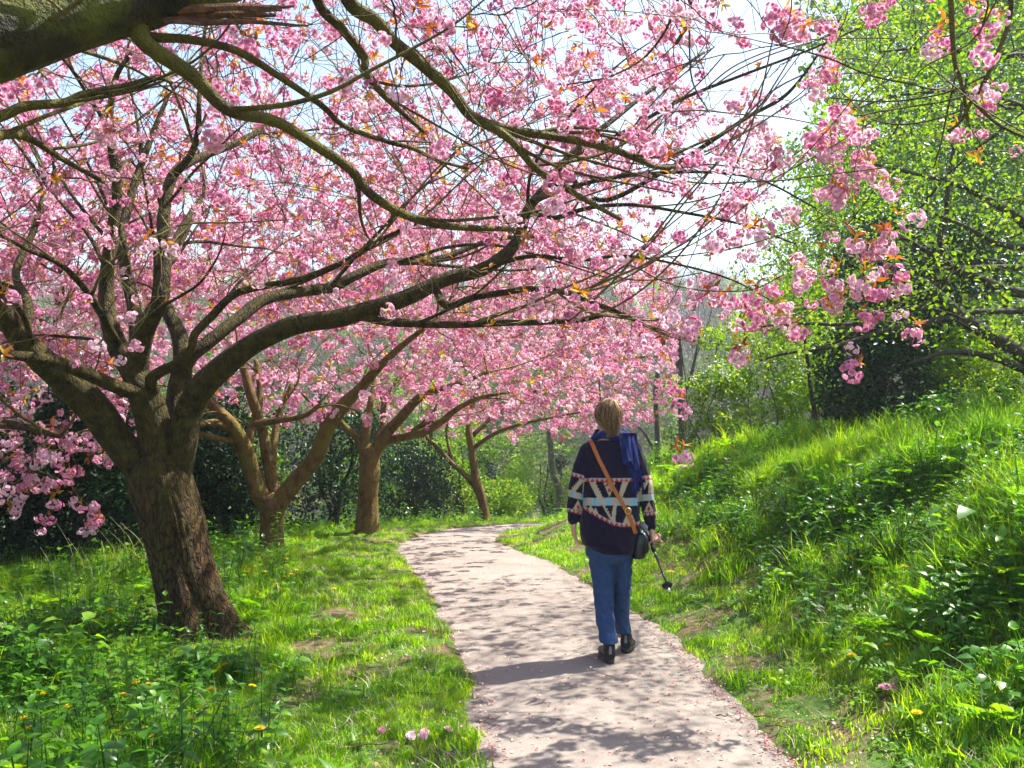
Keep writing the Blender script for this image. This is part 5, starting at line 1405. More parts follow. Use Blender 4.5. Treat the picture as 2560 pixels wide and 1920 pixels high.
V, Q, T = fuse(b, .0055, 4)
f1 = fbm(np.stack([V[:, 0] * 9, V[:, 1] * 9, V[:, 2] * 22 + V[:, 0] * 14], -1), 3, 5) - .5
f2 = fbm(np.stack([V[:, 0] * 22, V[:, 1] * 22, V[:, 2] * 6], -1), 2, 15) - .5
cx = np.where(V[:, 0] < wp(1533, 0)[0], wp(1508, 0)[0], wp(1557, 0)[0]); cd = np.stack([V[:, 0] - cx, V[:, 1] - 6.1, 0 * cx], -1); cd /= np.linalg.norm(cd, axis=1, keepdims=True) + 1e-6
V = V + cd * (.028 * f1 + .012 * f2)[:, None]
ppart('trousers', V, Q, T, M['denim'])

# --- shoes
for hx, hy, hz, yaw_, pit in ((wp(1518, 1600)[0], 5.93, base(5.93) + .003, .06, 0.0), (wp(1560, 1600, .2)[0], 6.20, base(6.2) + .006, -.22, .10)):
    ca, sa = math.cos(yaw_), math.sin(yaw_)
    rot = np.array([(ca, -sa, 0), (sa, ca, 0), (0, 0, 1)]) @ np.array([(1, 0, 0), (0, math.cos(-pit), -math.sin(-pit)), (0, math.sin(-pit), math.cos(-pit))])
    b = MB()
    prof = [(-.01, .034, .062), (.02, .041, .10), (.05, .042, .108), (.09, .042, .085), (.14, .047, .062), (.19, .049, .050), (.235, .040, .040), (.262, .022, .026)]
    ring = []
    for y_, wx, hz_ in prof:
        ring.append([(wx * math.copysign(abs(math.cos(q)) ** .8, math.cos(q)), y_, .018 + hz_ * .5 + hz_ * .5 * math.sin(q)) for q in np.arange(16) * 6.283 / 16])
    R_ = np.array(ring); k_ = len(R_)
    i, j = np.meshgrid(np.arange(k_ - 1), np.arange(16), indexing='ij'); j2 = (j + 1) % 16
    Qs = np.stack([i * 16 + j, (i + 1) * 16 + j, (i + 1) * 16 + j2, i * 16 + j2], -1).reshape(-1, 4)
    Vs = np.concatenate([R_.reshape(-1, 3), R_[0].mean(0)[None], R_[-1].mean(0)[None]])
    Ts = [(len(Vs) - 2, q, (q + 1) % 16) for q in range(16)] + [(len(Vs) - 1, (k_ - 1) * 16 + (q + 1) % 16, (k_ - 1) * 16 + q) for q in range(16)]
    b.add(Vs, Qs, Ts); b.add(*ball((0, .03, .10), (.04, .046, .035), 8))
    V, Q, T = fuse(b, .005, 2)
    org = np.array([hx, hy, hz])
    sh = ppart('shoe', V @ rot.T + org, Q, T, M['shoe'])
    so = [(0, .10, z_, .049 * (1 if z_ < .02 else .95), .150) for z_ in (0.002, .008, .022, .026)]
    V, Q, T = loft(so, 28, 2.4)
    V[:, 0] *= np.interp(V[:, 1], [-.05, .05, .12, .18, .25], [.82, .88, .92, 1.05, .75]); V[:, 1] = np.interp(V[:, 1], [-.05, .25], [-.022, .272])
    ppart('sole', V @ rot.T + org, Q, T, M['sole'], parent=sh)
    tb = MB(); tb.add(*box((0, -.014, .085), (.016, .010, .05))); V = np.concatenate(tb.V)
    ppart('heel_tab', V @ rot.T + org, np.concatenate(tb.Q), None, M['greycloth'], parent=sh, smooth=False)

# --- sweater: torso and sleeves as one knitted surface, the pattern knitted in as colour
b = MB()
rows = []
for py, l, r, dep in ((1100, 1478, 1556, .075), (1106, 1464, 1586, .092), (1118, 1455, 1597, .108), (1140, 1455, 1597, .122), (1180, 1458, 1594, .128), (1220, 1459, 1594, .130), (1260, 1455, 1597, .136), (1300, 1450, 1600, .146), (1335, 1450, 1601, .150), (1358, 1455, 1597, .150), (1380, 1482, 1586, .142)):
    c = wp((l + r) / 2, py); rows.append((c[0], c[1], c[2], (r - l) / 2 * KP, dep))
b.add(*loft(rows[::-1], 36, 2.35))
for s in (-1, 1):
    a = ARM[s]
    capsule(b, a[0] + np.array([s * -.01, 0, -.012]), a[0] * .5 + a[1] * .5, .064, .058); capsule(b, a[0] * .5 + a[1] * .5, a[1], .058, .055); capsule(b, a[1], a[1] * .35 + a[2] * .65, .055, .050)
    capsule(b, a[1] * .35 + a[2] * .65, a[1] * .12 + a[2] * .88, .050, .041); capsule(b, a[1] * .12 + a[2] * .88, a[2] + (a[2] - a[1]) * .02, .041, .039)
V, Q, T = fuse(b, .0046, 4)
fold = fbm(np.stack([V[:, 0] * 7, V[:, 1] * 7, V[:, 2] * 10 + V[:, 0] * 9], -1), 3, 8) - .5
cd = np.stack([V[:, 0] - PO[0], V[:, 1] - 6.1, 0 * V[:, 0]], -1); cd /= np.linalg.norm(cd, axis=1, keepdims=True) + 1e-6
V = V + cd * (.026 * fold * sstep(1.45, 1.2, V[:, 2]))[:, None]
NAVY = np.array((.010, .008, .022)); CREAM = np.array((.44, .35, .24)); RED = np.array((.36, .035, .03)); PALE = np.array((.30, .37, .45)); CYAN = np.array((.16, .42, .47)); PLUM = np.array((.013, .008, .024))
def tri_row(x, h, p):                # h 0..1 from the top of the row
    t = np.abs((x / p) % 1 - .5) * 2
    return np.where((t < h)[:, None], RED, np.where((((x / p / 2) % 1) < .5)[:, None], CREAM, PALE))
def knit(V):
    px, py = proj(V); cx_ = (px - 1390) * 4.61; cy_ = (py - 960) * 4.61
    col = np.repeat(NAVY[None], len(V), 0) * (0.8 + .5 * vnoise(V * 60, 3))[:, None]
    col = np.where((cy_ < 1085)[:, None], PLUM * .8 + col * .3, col)
    a0, a1 = ARM[-1], ARM[1]
    dl = np.minimum(np.linalg.norm(np.cross(V - a0[0], V - a0[1]), axis=1) / np.linalg.norm(a0[1] - a0[0]), np.linalg.norm(np.cross(V - a0[1], V - a0[2]), axis=1) / np.linalg.norm(a0[2] - a0[1]))
    left = cx_ < np.interp(cy_, [640, 1000, 1100, 1700], [250, 318, 328, 285]); right = cx_ > np.interp(cy_, [640, 1000, 1250, 1700], [950, 935, 925, 985])
    # torso
    def put(mask, c):
        nonlocal col
        col = np.where(mask[:, None], c, col)
    dg = cx_
    curve = np.interp(cx_, [290, 400, 500, 640, 750, 900, 970], [1375, 1450, 1505, 1580, 1605, 1605, 1575])
    body_ = ~left & ~right
    step = np.floor((cy_ - 1128) / 34) * 34 + 17
    c1_ = 372 + (step) * .62; put(body_ & (cy_ > 1128) & (cy_ < 1385) & (cx_ > 380 + (cy_ - 1128) * .50) & (cx_ < c1_ + 82 - step * .14), CREAM)
    put(body_ & (cy_ > 1128) & (cy_ < 1325) & (cx_ < 838 - (cy_ - 1128) * .42) & (cx_ > 765 - step * .30), CREAM)
    put(body_ & (cy_ > 1134) & (np.abs(cx_ - 615) < 70 * (1305 - cy_) / 171), CREAM)
    for yy, offs in ((1180, (-26, 26)), (1240, (0,))):
        for of in offs: put(body_ & (cy_ < yy) & (cy_ > yy - 50) & (np.abs(cx_ - 615 - of) < 24 * (1 - (yy - cy_) / 50)), RED)
    st = body_ & (cy_ > 1312) & (cy_ < 1402)
    put(st, PALE); u = (cx_ / 150) % 1; w_ = np.abs((cy_ - 1357) / 45)
    put(st & (np.abs(u - .5) < .17 + .08 * (1 - w_)), CREAM); put(st & (np.abs(u - .5) < .05) & (w_ < .6), PALE); put(st & ((u < .12) | (u > .88)) & (w_ > .1), CYAN)
    lo = body_ & (cy_ > 1402) & (cy_ < curve)
    s2 = np.floor((cy_ - 1402) / 32) * 32 + 16
    put(lo & (cx_ > 535 + (cy_ - 1402) * .56) & (cx_ < 560 + s2 * .62), CREAM); put(lo & (cx_ < 700 - (cy_ - 1402) * .10 + 0 * cx_) & (cx_ > 660 - s2 * .16) & (cx_ < 720 - s2 * .02), CREAM)
    put(lo & (np.abs(cx_ - 845) < 62 * (cy_ - 1425) / 150), CREAM); put(lo & (np.abs(cx_ - 850) < 26 * (1 - np.abs(cy_ - 1495) / 35)), RED); put(lo & (np.abs(cx_ - 865) < 24 * (1 - np.abs(cy_ - 1560) / 30)), RED)
    put(lo & (np.abs(cx_ - 400) < 26 * (cy_ - 1395) / 45), CREAM); put(lo & (np.abs(cx_ - 455) < 26 * (cy_ - 1420) / 55), CREAM)
    bd = body_ & (cy_ > 1085) & (cy_ < 1128); col = np.where(bd[:, None], tri_row(cx_, (cy_ - 1085) / 43, 56), col)
    bd = body_ & (cy_ > curve) & (cy_ < curve + 44); col = np.where(bd[:, None], tri_row(cx_, (cy_ - curve) / 44, 56), col)
    put(body_ & (cy_ > curve + 44), PLUM * .95)
    # sleeves
    for sel, x0, sl, dy in ((left, 250, .28, 0), (right, 1010, -.10, 25)):
        q = cy_ - dy - (cx_ - x0) * sl
        put(sel & (q > 1035), NAVY)
        bd = sel & (q > 1035) & (q < 1080); col = np.where(bd[:, None], tri_row(cx_, (q - 1035) / 45, 52), col)
        s3 = np.floor((q - 1085) / 30) * 30
        u2 = cx_ - x0
        put(sel & (q > 1085) & (q < 1250) & (u2 < 75 - (q - 1085) * .62) & (u2 > 20 - s3 * .72), CREAM); put(sel & (q > 1085) & (q < 1240) & (u2 > 62 - (q - 1085) * .05), CREAM)
        st = sel & (q > 1250) & (q < 1325); put(st, CREAM); put(st & (((cx_ / 90) % 1) < .5), PALE); put(st & (((cx_ / 90) % 1) < .2), CYAN)
        put(sel & (q > 1335) & (q < 1455) & (np.abs(u2 - (5 if sl > 0 else 60)) < 62 * (q - 1335) / 120), CREAM); put(sel & (q > 1385) & (q < 1450) & (np.abs(u2 - (5 if sl > 0 else 60)) < 22 * (1 - np.abs(q - 1420) / 32)), RED)
        bd = sel & (q > 1462) & (q < 1500); col = np.where(bd[:, None], tri_row(cx_, (q - 1462) / 38, 46), col)
        put(sel & (q > 1500), NAVY)
    return np.concatenate([col, np.ones((len(V), 1))], 1)
m, N, L = newmat('patterned_knit')
a = N.new('ShaderNodeAttribute'); a.attribute_name = 'knit'
p = N.new('ShaderNodeBsdfPrincipled'); p.inputs['Roughness'].default_value = .95; p.inputs['Specular IOR Level'].default_value = .12; p.inputs['Sheen Weight'].default_value = .15
L.new(a.outputs['Color'], p.inputs['Base Color']); tc = N.new('ShaderNodeTexCoord')
bp = N.new('ShaderNodeBump'); bp.inputs['Strength'].default_value = .35; bp.inputs['Distance'].default_value = .004; L.new(noise(N, L, tc.outputs['Object'], 240, 2), bp.inputs['Height']); L.new(bp.outputs[0], p.inputs['Normal']); out(m, p.outputs[0])
sw = ppart('sweater', V, Q, T, m, {'knit': knit(V)})
SWV, SWQ = V, Q
bvh = BVHTree.FromPolygons([Vector(v) for v in V], [tuple(q) for q in Q] + [tuple(t) for t in T])
def onback(px, py, off=.006, front=False):
    """A point just off the sweater's back (or front) at that height."""
    tgt = wp(px, py)
    o = Vector((tgt[0], 4.5 if not front else 8.0, tgt[2])); h, nrm, _, _ = bvh.ray_cast(o, Vector((0, 1 if not front else -1, 0)))
    if h is None: h = Vector((tgt[0], 6.0, tgt[2])); nrm = Vector((0, -1, 0))
    return np.array(h + nrm.normalized() * off), np.array(nrm.normalized())
V, Q, T = tube(np.array([wp(1519, 1101) + np.array([.085 * math.cos(q), .062 * math.sin(q), -.012 + .004 * math.cos(2 * q)]) for q in np.linspace(0, 6.283, 33)]), .009, 8)
ppart('collar', V, Q, T, M['collar'])

# --- scarf: a soft ring round the neck and a hanging tail
b = MB()
ct = wp(1526, 1085)
for kk in range(3):
    q = np.linspace(0, 6.283, 49)
    Pn = np.stack([ct[0] + (.088 + .014 * kk) * np.cos(q), ct[1] + (.066 + .012 * kk) * np.sin(q) + .005, ct[2] + .010 - .015 * kk + .008 * np.sin(3 * q + kk) + .006 * np.cos(q)], -1)
    V, Q, T = tube(Pn, .017 + .005 * np.sin(5 * q + kk), 9); b.add(V, Q, T)
V, Q, T = fuse(b, .006, 2)
sc_ = ppart('scarf', V, Q, T, M['scarf'])
rows = [(1082, 1552, 1590), (1095, 1551, 1591), (1112, 1552, 1592), (1135, 1555, 1594), (1155, 1558, 1597), (1180, 1567, 1600), (1205, 1573, 1603), (1226, 1577, 1606)]
nu = 15
for layer, (dx, dyo, cut) in enumerate(((0, 0, 8), (-7, -.014, 5))):
    G = []
    for r, (py, l, r_) in enumerate(rows[:cut]):
        for u in np.linspace(0, 1, nu):
            px = l + dx + (r_ - l) * u * (1 if layer == 0 else .8)
            P_, nr = onback(px, max(py, 1110), .012)
            P_ = wp(px, py + (5 * math.sin(u * 9) if r == cut - 1 else 0)) * np.array([1, 0, 1]) + np.array([0, P_[1] + dyo - .011 * math.sin(u * 8 + layer * 2 + py * .035) - .005 * math.sin(u * 19 - py * .05), 0])
            if r < 2: P_[1] += .03 * (1 - r * .5)
            G.append(P_)
    G = np.array(G); k_ = cut
    i, j = np.meshgrid(np.arange(k_ - 1), np.arange(nu - 1), indexing='ij')
    Q1 = np.stack([i * nu + j, i * nu + j + 1, (i + 1) * nu + j + 1, (i + 1) * nu + j], -1).reshape(-1, 4)
    Bk = G + np.array([0, .006, 0]); n_ = len(G)
    edge = [k2 for k2 in range(nu)] + [r * nu + nu - 1 for r in range(1, k_)] + [(k_ - 1) * nu + q for q in range(nu - 2, -1, -1)] + [r * nu for r in range(k_ - 2, 0, -1)]
    Qe = [(edge[q], edge[(q + 1) % len(edge)], edge[(q + 1) % len(edge)] + n_, edge[q] + n_) for q in range(len(edge))]
    ppart('scarf_end', np.concatenate([G, Bk]), np.concatenate([Q1, Q1[:, ::-1] + n_, np.array(Qe)]), None, M['scarf'], parent=sc_)

# --- hair
b = MB()
b.add(*ball(wp(1523, 1034, -.012), (.075, .096, .092), 12)); b.add(*ball(wp(1526, 1040, -.055), (.058, .058, .062), 10)); b.add(*ball(wp(1527, 1020, -.03), (.058, .075, .066), 10))
capsule(b, wp(1527, 1058, -.075), wp(1530, 1086, -.09), .034, .014)
V, Q, T = fuse(b, .006, 2)
keepf = V  # the face stays clear: pull the hair in front of the ears back inside the head
fd = (V - hc) @ fx
V = V - fx[None] * (np.maximum(0, fd - .035))[:, None] * 1.0 - np.array([0, 0, 1]) * 0
n_ = fbm(np.stack([V[:, 0] * 60, V[:, 1] * 40, V[:, 2] * 9], -1), 3, 77) - .5
V = V + (V - hc) / (np.linalg.norm(V - hc, axis=1, keepdims=True)) * (.016 * n_)[:, None]
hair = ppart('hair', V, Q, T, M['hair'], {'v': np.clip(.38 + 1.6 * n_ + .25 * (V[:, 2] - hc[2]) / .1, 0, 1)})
b = MB()
for q in range(520):
    th = random.uniform(-1.9, 1.9); t0 = random.uniform(.10, 1.0)
    pts = []
    endx = 1529 + random.gauss(0, 6.5); endy = random.uniform(1066, 1096); loose = random.random() < .12
    for t in np.linspace(0, 1, 9):
        ph = t0 + t * 1.75
        p_ = wp(1522, 1036, -.012) + np.array([.086 * math.sin(ph) * math.sin(th), -.103 * math.sin(ph) * math.cos(th), .102 * math.cos(ph)]) * (1.02 + (.05 if loose else .012) * random.random())
        tgt = wp(endx, endy, -.10)
        wgt = sstep(.45, 1.0, t) ** 1.3
        pts.append(p_ * (1 - wgt) + tgt * wgt + rng.normal(0, .004 if loose else .0016, 3))
    V, Q, T = tube(catmull(np.array(pts), 2), np.linspace(.0019, .0008, 17), 3); b.add(V, Q, T, min(1, max(0, random.gauss(.55, .33))))
for q in range(70):                                       # wisps blown out to the right and over the neck
    sx = random.uniform(1530, 1550); sy = random.uniform(1015, 1060)
    pts = [wp(sx, sy, -.07), wp(sx + random.uniform(0, 8), sy + random.uniform(10, 25), -.09), wp(sx + random.uniform(-2, 12), sy + random.uniform(30, 50), -.09)]
    V, Q, T = tube(catmull(np.array(pts), 4), np.linspace(.0016, .0006, 9), 3); b.add(V, Q, T, random.uniform(.4, 1))
st = b.build('hair_strands', M['hair'], per); st.data.transform(Matrix.Translation(-Vector(PO))); tag(st, kind='stuff')
b = MB()
V, Q, T = tube(np.array([hp(-.01, -.077, .005), hp(.04, -.070, .008), hp(.088, -.058, .006)]), .0022, 5); b.add(V, Q, T)
for s in (-1, 1):
    q = np.linspace(0, 6.283, 19); V, Q, T = tube(np.array([hp(.093, s * .033 + .023 * math.cos(v), .002 + .018 * math.sin(v)) for v in q]), .002, 5); b.add(V, Q, T)
V, Q, T = tube(np.array([hp(.095, -.010, .008), hp(.097, 0, .010), hp(.095, .010, .008)]), .002, 5); b.add(V, Q, T)
gl = b.build('glasses', plain('glasses_frame', (.10, .03, .015), .3), per); gl.data.transform(Matrix.Translation(-Vector(PO)))

# --- shoulder bag on a tan strap (carried: things of their own)
bag = empty('shoulder_bag', PO, 'small black shoulder bag on a tan leather strap across the walker\'s back', 'bag')
def bpart(name, V, Q, T, mat, smooth=True, parent=None): return link(name, mesh_data(name, V - PO, Q, T, mat, smooth), parent or bag)
line = [(1474, 1098), (1482, 1118), (1492, 1142), (1503, 1166), (1516, 1192), (1528, 1216), (1541, 1240), (1553, 1262), (1563, 1282), (1573, 1305), (1582, 1328)]
ln = catmull(np.array(line, float), 6)
G = []
for k_, (px, py) in enumerate(ln):
    P_, nr = onback(px, max(py, 1107), .007)
    if py < 1107: P_ = wp(px, py) * np.array([1, 0, 1]) + np.array([0, P_[1] + (1107 - py) * .006, 0])
    tg = ln[min(k_ + 1, len(ln) - 1)] - ln[max(k_ - 1, 0)]
    tv = np.array([tg[0], 0, -tg[1]]); tv /= np.linalg.norm(tv)
    sd_ = np.cross(tv, np.array([0, -1.0, 0])); sd_ /= np.linalg.norm(sd_)
    for u, o_ in ((-1, 0), (1, 0), (1, .004), (-1, .004)): G.append(P_ + sd_ * u * .0125 + np.array([0, o_, 0]))
G = np.array(G); k_ = len(ln)
i, j = np.meshgrid(np.arange(k_ - 1), np.arange(4), indexing='ij'); j2 = (j + 1) % 4
Qs = np.stack([i * 4 + j, i * 4 + j2, (i + 1) * 4 + j2, (i + 1) * 4 + j], -1).reshape(-1, 4)
strap = bpart('strap', G, Qs, None, M['tan'], False)
bc, _ = onback(1561, 1272, .014)
ring_ = np.array([bc + np.array([x_ * .017, 0, z_ * .017]) for x_, z_ in [(-1, -.7), (-.7, -1), (.7, -1), (1, -.7), (1, .7), (.7, 1), (-.7, 1), (-1, .7), (-1, -.7)]])
ca, sa = math.cos(.45), math.sin(.45); rel = ring_ - bc; ring_ = bc + np.stack([rel[:, 0] * ca + rel[:, 2] * sa, rel[:, 1], -rel[:, 0] * sa + rel[:, 2] * ca], -1)
bpart('buckle', *tube(ring_, .0032, 6), M['brass'], parent=strap)
o = wp(1598, 1362, -.02)
V, Q, T = loft([(o[0] - .012, o[1], o[2] - .085, .030, .070), (o[0] - .008, o[1], o[2] - .078, .040, .088), (o[0] - .004, o[1], o[2] - .03, .046, .10), (o[0], o[1], o[2] + .05, .038, .10), (o[0], o[1], o[2] + .075, .026, .09), (o[0], o[1], o[2] + .08, .018, .08)], 28, 3.2)
bpart('bag_body', V, Q, T, M['bagleather'])
V, Q, T = loft([(o[0] + .030, o[1], o[2] - .045, .018, .088), (o[0] + .036, o[1], o[2] - .02, .020, .098), (o[0] + .030, o[1], o[2] + .05, .022, .100), (o[0] + .012, o[1], o[2] + .088, .022, .09)], 24, 3.2)
bpart('flap', V, Q, T, M['bagleather'])
bpart('ring', *tube(np.array([wp(1583, 1327, -.10) + np.array([.013 * math.cos(q), .004 * math.sin(q), .013 * math.sin(q)]) for q in np.linspace(0, 6.283, 17)]), .003, 6), M['brass'])
bpart('zip_pull', *ball(wp(1605, 1332, -.09), (.010, .008, .018), 6), M['chrome'])
V, Q, T = tube(np.array([wp(1597, 1316, -.02), wp(1606, 1312, -.04), wp(1613, 1318, -.05), wp(1612, 1330, -.05)]), [.018, .024, .020, .012], 9)
cl_ = link('folded_cloth', mesh_data('folded_cloth', V - wp(1606, 1318), Q, T, M['greycloth']), None, wp(1606, 1318)); tag(cl_, 'grey folded cloth tucked into the top of the shoulder bag', 'cloth')

# --- walking pole, carried swinging in the right hand
ha = wr + np.array([-.012, .0, -.082]); tip_ = at(1674, 1479, 5.72)
ax = (tip_ - ha) / np.linalg.norm(tip_ - ha)
pol = empty('walking_pole', ha, 'dark metal walking pole held low in the walker\'s right hand', 'pole')
def polp(name, pts, r, mat, n=10): return link(name, mesh_data(name, *(lambda V, Q, T: (np.asarray(V) - ha, Q, T))(*tube(np.array(pts), r, n)), mat), pol)
polp('grip', [ha - ax * .11, ha - ax * .06, ha, ha + ax * .05], [.014, .0125, .0135, .0115], M['rubber'])
Lp = np.linalg.norm(tip_ - ha)
polp('shaft', [ha + ax * .045, ha + ax * .2], .0085, M['pole']); polp('lower_shaft', [ha + ax * .19, ha + ax * (Lp - .03)], .0068, M['pole'])
polp('clamp', [ha + ax * .075, ha + ax * .09, ha + ax * .115], [.013, .015, .012], M['rubber'])
polp('basket', [ha + ax * (Lp - .062), ha + ax * (Lp - .055), ha + ax * (Lp - .046)], [.014, .034, .016], M['rubber'], 14)
polp('tip', [ha + ax * (Lp - .045), ha + ax * (Lp - .012), ha + ax * Lp], [.009, .008, .004], M['chrome'])
V, Q, T = tube(catmull(np.array([ha - ax * .10, wr + np.array([.035, -.02, -.03]), wr + np.array([.045, 0, .01]), wr + np.array([0, .05, .015]), ha - ax * .095]), 6), .004, 6)
link('wrist_strap', mesh_data('wrist_strap', V - ha, Q, T, M['rubber']), pol)
# ================================================================== plants and small things one can count
def dandelion_mesh(h, r):
    parts = []
    V, Q, T = tube(np.array([(0, 0, 0), (.01, 0, h * .5), (0.005, .01, h)]), .0022, 4)
    fs = MB()
    fs.add(V, None, [tuple(q[[0, 1, 2]]) for q in Q] + [tuple(q[[0, 2, 3]]) for q in Q], .3)
    stem = fs.data('stem', M['herb'])
    hp_ = []
    for ring, (n, rr, lift) in enumerate(((14, 1, .18), (11, .75, .55), (7, .42, 1.1))):
        for k in range(n):
            V, F = leaf2(r * rr, r * .32, .1)
            hp_.append((place(V, 6.283 * k / n + ring * .3 + random.uniform(-.1, .1), lift, 0, (.005, .01, h)), F, random.random()))
    return stem, tri_mesh('flower_head', hp_, M['yellow'])
DM = [dandelion_mesh(random.uniform(.07, .16), random.uniform(.019, .025)) for _ in range(5)]
DPX = [(20, 1795), (58, 1840), (105, 1825), (115, 1862), (80, 1890), (97, 1907), (178, 1820), (340, 1768), (355, 1788), (398, 1790), (300, 1822), (302, 1845), (345, 1898), (315, 1914), (372, 1900), (398, 1905), (462, 1888), (465, 1908), (615, 1782), (528, 1782), (640, 1912), (563, 1708), (578, 1710), (282, 1580), (357, 1508), (396, 1508), (325, 1543), (360, 1570), (250, 1612),
       (630, 1470), (650, 1466), (640, 1524), (695, 1512), (705, 1508), (722, 1455), (727, 1474), (713, 1450), (742, 1458), (617, 1452), (640, 1455), (640, 1402), (782, 1402), (838, 1492), (790, 1640), (712, 1430), (780, 1380), (880, 1360),
       (1682, 1455), (1700, 1452), (2115, 1450), (2145, 1450), (2267, 1448), (1762, 1540), (2240, 1670), (2140, 1688), (2288, 1848), (2495, 1215), (2415, 1130), (2050, 1102), (2070, 1100), (1818, 1146), (1832, 1148), (2487, 1212), (1690, 1465)]
for a, b in DPX:
    P = hit(a, b + 8)
    if P[1] > 16: continue
    lb, gp = (('yellow dandelion flower in the rough grass left of the path', 'dandelions left of the path') if P[0] < .4 and P[1] > 5.4 else ('yellow dandelion flower among the nettles at the lower left', 'dandelions among the lower left nettles') if P[0] < .4 else ('yellow dandelion flower on the grassy bank right of the path', 'dandelions on the right bank'))
    t = empty('dandelion', P, lb, 'flower', gp); t.rotation_euler = (random.gauss(0, .15), random.gauss(0, .15) , random.uniform(0, 6.28)); s_ = random.uniform(1.0, 1.4) * (1 + .02 * P[1]); t.scale = (s_,) * 3
    sm, hm = random.choice(DM); link('stem', sm, t); link('flower_head', hm, t)

# the nettles standing nearest the camera, each a plant of its own
big = [nettle_mesh(k, random.uniform(.26, .40), random.choice((5, 6, 7)), random.uniform(.065, .09)) for k in range(6)]
for k in range(70):
    a, b = random.uniform(20, 690), random.uniform(1700, 1990)
    P = hit(a, b)
    if abs(path_e(P[:1], P[1:2])[0][0]) < .6: continue
    o = link('nettle', random.choice(big), None, P, (random.gauss(0, .12), random.gauss(0, .12), random.uniform(0, 6.28)), random.uniform(.75, 1.1)); tag(o, 'tall green nettle with toothed leaves in the shady lower left corner', 'plant', 'nettles in the lower left corner')
for k in range(60):
    a, b = random.uniform(1900, 2540), random.uniform(1330, 1640)
    P = hit(a, b)
    o = link('nettle', random.choice(big), None, P, (random.gauss(0, .12), random.gauss(0, .12), random.uniform(0, 6.28)), random.uniform(.65, 1.0)); tag(o, 'green nettle with paired toothed leaves on the right bank', 'plant', 'nettles on the right bank')

def leafy_plant(label, P, n, h, L0, mat, W=.75, spread=.5, name='broadleaf_plant'):
    t = empty(name, P, label, 'plant')
    for k in range(n):
        yaw = random.uniform(0, 6.283); r = spread * h * random.random(); z = h * random.uniform(.35, 1)
        e_ = np.array([math.cos(yaw) * r, math.sin(yaw) * r, z])
        V, Q, T = tube(catmull(np.array([(0, 0, 0), e_ * np.array([.4, .4, .65]), e_]), 3), .0025, 4); mb = MB().add(V, Q, T)
        mb.build('stalk', M['herb'], t)
        V, F = leaf8(L0 * random.uniform(.7, 1.15), L0 * W, .25, .4)
        V = place(V, yaw + random.uniform(-.6, .6), random.uniform(-.2, .5), random.uniform(-.4, .4), e_)
        MB().add(V, None, F, random.random()).build('leaf', M[mat], t)
    return t
leafy_plant('bushy plant with broad green leaves at the foot of the thick cherry trunk', hit(505, 1712), 46, .24, .085, 'nettle')
leafy_plant('broad leaved plant right below the thick trunk in the shade', hit(585, 1700), 22, .18, .075, 'nettle')
leafy_plant('large soft leaved plant left of the thick trunk in the grass', hit(165, 1680), 24, .36, .12, 'herb')
leafy_plant('grey green hogweed with lobed leaves on the right bank', hit(2440, 1410), 26, .40, .13, 'herb')
leafy_plant('small clump of blue green leaves at the edge of the right bank', hit(2270, 1610), 22, .22, .075, 'nettle')
leafy_plant('dock with long leaves low on the right bank above bare soil', hit(2030, 1540), 10, .12, .15, 'herb', .35)
leafy_plant('leafy dock beside the bare soil nearest the lower right corner', hit(2150, 1680), 18, .18, .08, 'herb')
leafy_plant('bright broad leaf plant beside the left verge of the path', hit(735, 1720), 14, .16, .09, 'herb')
leafy_plant('bramble with dark leaves at the right edge of the bank', hit(2480, 1760), 30, .30, .07, 'nettle', .7, .9)
for a, b, hh, lb in [(690, 1400, .55, 'tall pale green cow parsley in front of the second cherry'), (2540, 1420, .8, 'thick stemmed hogweed standing at the right edge of the bank'), (305, 1800, .45, 'upright goosegrass with whorled leaves in the lower left nettles')]:
    P = hit(a, b); t = empty('tall_plant', P, lb, 'plant')
    C = catmull(np.array([(0, 0, 0), (.02, 0, hh * .5), (0, .02, hh)]), 5); V, Q, T = tube(C, np.linspace(.008, .003, len(C)), 6); MB().add(V, Q, T).build('stem', M['herb'], t)
    for q in range(14):
        z = hh * (.25 + .75 * q / 14); V, F = leaf8(.11 * (1.2 - q / 20), .05, .2, .4)
        MB().add(place(V, q * 2.4, .3, 0, (0, 0, z)), None, F, random.random()).build('leaf', M['herb'], t)

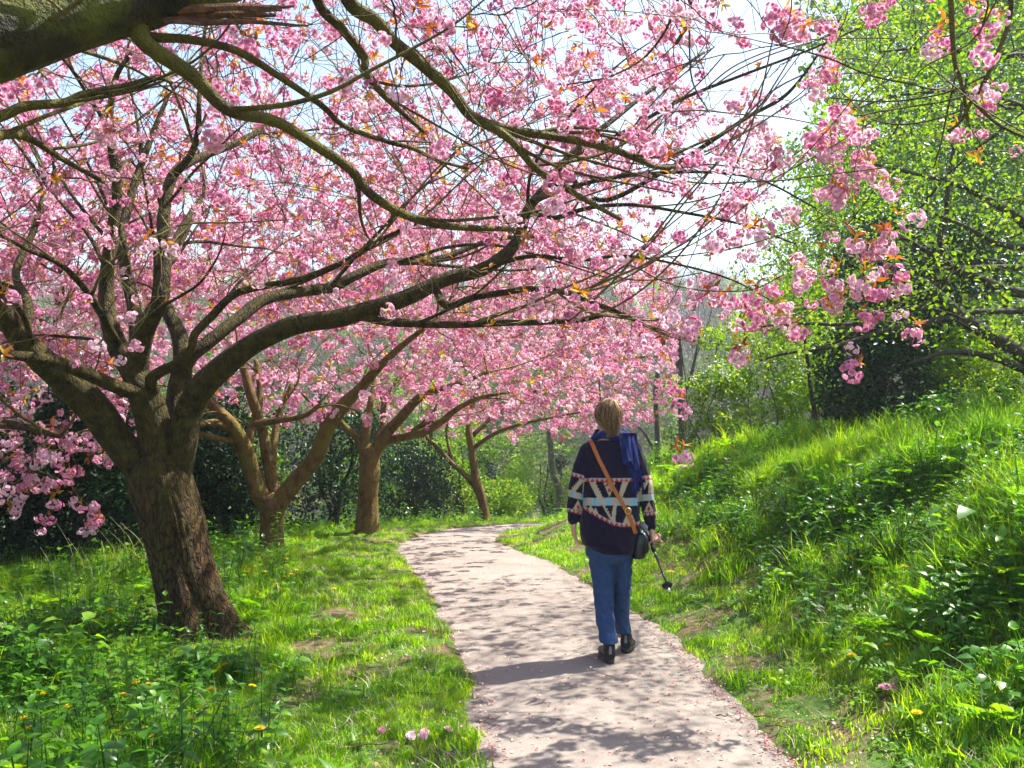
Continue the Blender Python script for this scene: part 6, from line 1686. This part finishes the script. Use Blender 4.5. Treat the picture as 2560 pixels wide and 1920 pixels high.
# pale dry grass stalks at the left
for a, b, dx in [(330, 1440, -.25), (345, 1440, -.3), (300, 1455, -.2), (215, 1480, -.18), (235, 1490, -.12), (190, 1475, -.2), (370, 1430, -.3), (410, 1420, -.2), (140, 1500, -.15), (265, 1470, -.05)]:
    P = hit(a, b); h = random.uniform(.4, .75)
    C = catmull(np.array([(0, 0, 0), (dx * .25, 0, h * .55), (dx, 0, h * .95)]), 6); V, Q, T = tube(C, np.linspace(.004, .0018, len(C)), 4)
    o = MB().add(V, Q, T).build('dry_stalk', M['drygrass'], None); o.location = P; tag(o, 'pale dry grass stalk arching in front of the dark yews', 'stalk', 'dry stalks in front of the yews')

# fallen blossom and twigs
for a, b, n, lb in [(1025, 1862, 3, 'fallen pink blossom heap on the left verge in the foreground'), (2250, 1735, 3, 'fallen pink blossom on bare soil of the right verge'), (2025, 1568, 1, 'single fallen pink blossom on the soil right of the path'), (1022, 1660, 1, 'small fallen blossom on the left verge grass')]:
    P = hit(a, b); t = empty('fallen_blossom', P + np.array([0, 0, .02]), lb, 'blossom')
    for k in range(n * 2):
        fl = MB()
        for V, F, v in flower_parts(np.zeros(3), np.array([random.gauss(0, .4), random.gauss(0, .4), 1]), .026): fl.add(V, None, F, v)
        o = fl.build('flower', M['petal'], t); o.location = (random.gauss(0, .03 * n), random.gauss(0, .02 * n), .012 + .01 * random.random())
for a, b, ln, yw, lb in [(1925, 1805, .16, -.3, 'thin dark twig at the right edge of the path'), (1950, 1828, .14, -.25, 'dark twig lying on the right verge nearest the camera'), (2075, 1695, .14, .6, 'short grey stick on the soil of the right verge'), (1225, 1825, .12, .5, 'small twig at the left edge of the path'), (930, 1875, .2, .3, 'dead stick in the left verge grass'), (1060, 1745, .2, -.1, 'grey stick on bare earth of the left verge'), (1990, 1450 + 150, .12, 2.5, 'bent twig below the nettles on the right bank'), (1805, 1812, .06, -.5, 'tiny dark twig lying on the path')]:
    P = hit(a, b); e_, s_ = path_e(P[:1], P[1:2]); P[2] = (base(P[1]) + .006) if e_[0] < .03 else P[2] + .02
    C = catmull(np.array([(-ln / 2, 0, 0), (-.1 * ln, .04 * ln, .008), (.2 * ln, -.03 * ln, .004), (ln / 2, .02 * ln, .01)]), 5)
    V, Q, T = tube(C, np.linspace(.0045, .0025, len(C)), 5); o = MB().add(V, Q, T).build('twig', M['twig'], None); o.location = P; o.rotation_euler = (0, 0, yw); tag(o, lb, 'twig')
# ================================================================== the hazy air of the valley
haze(0.0011)
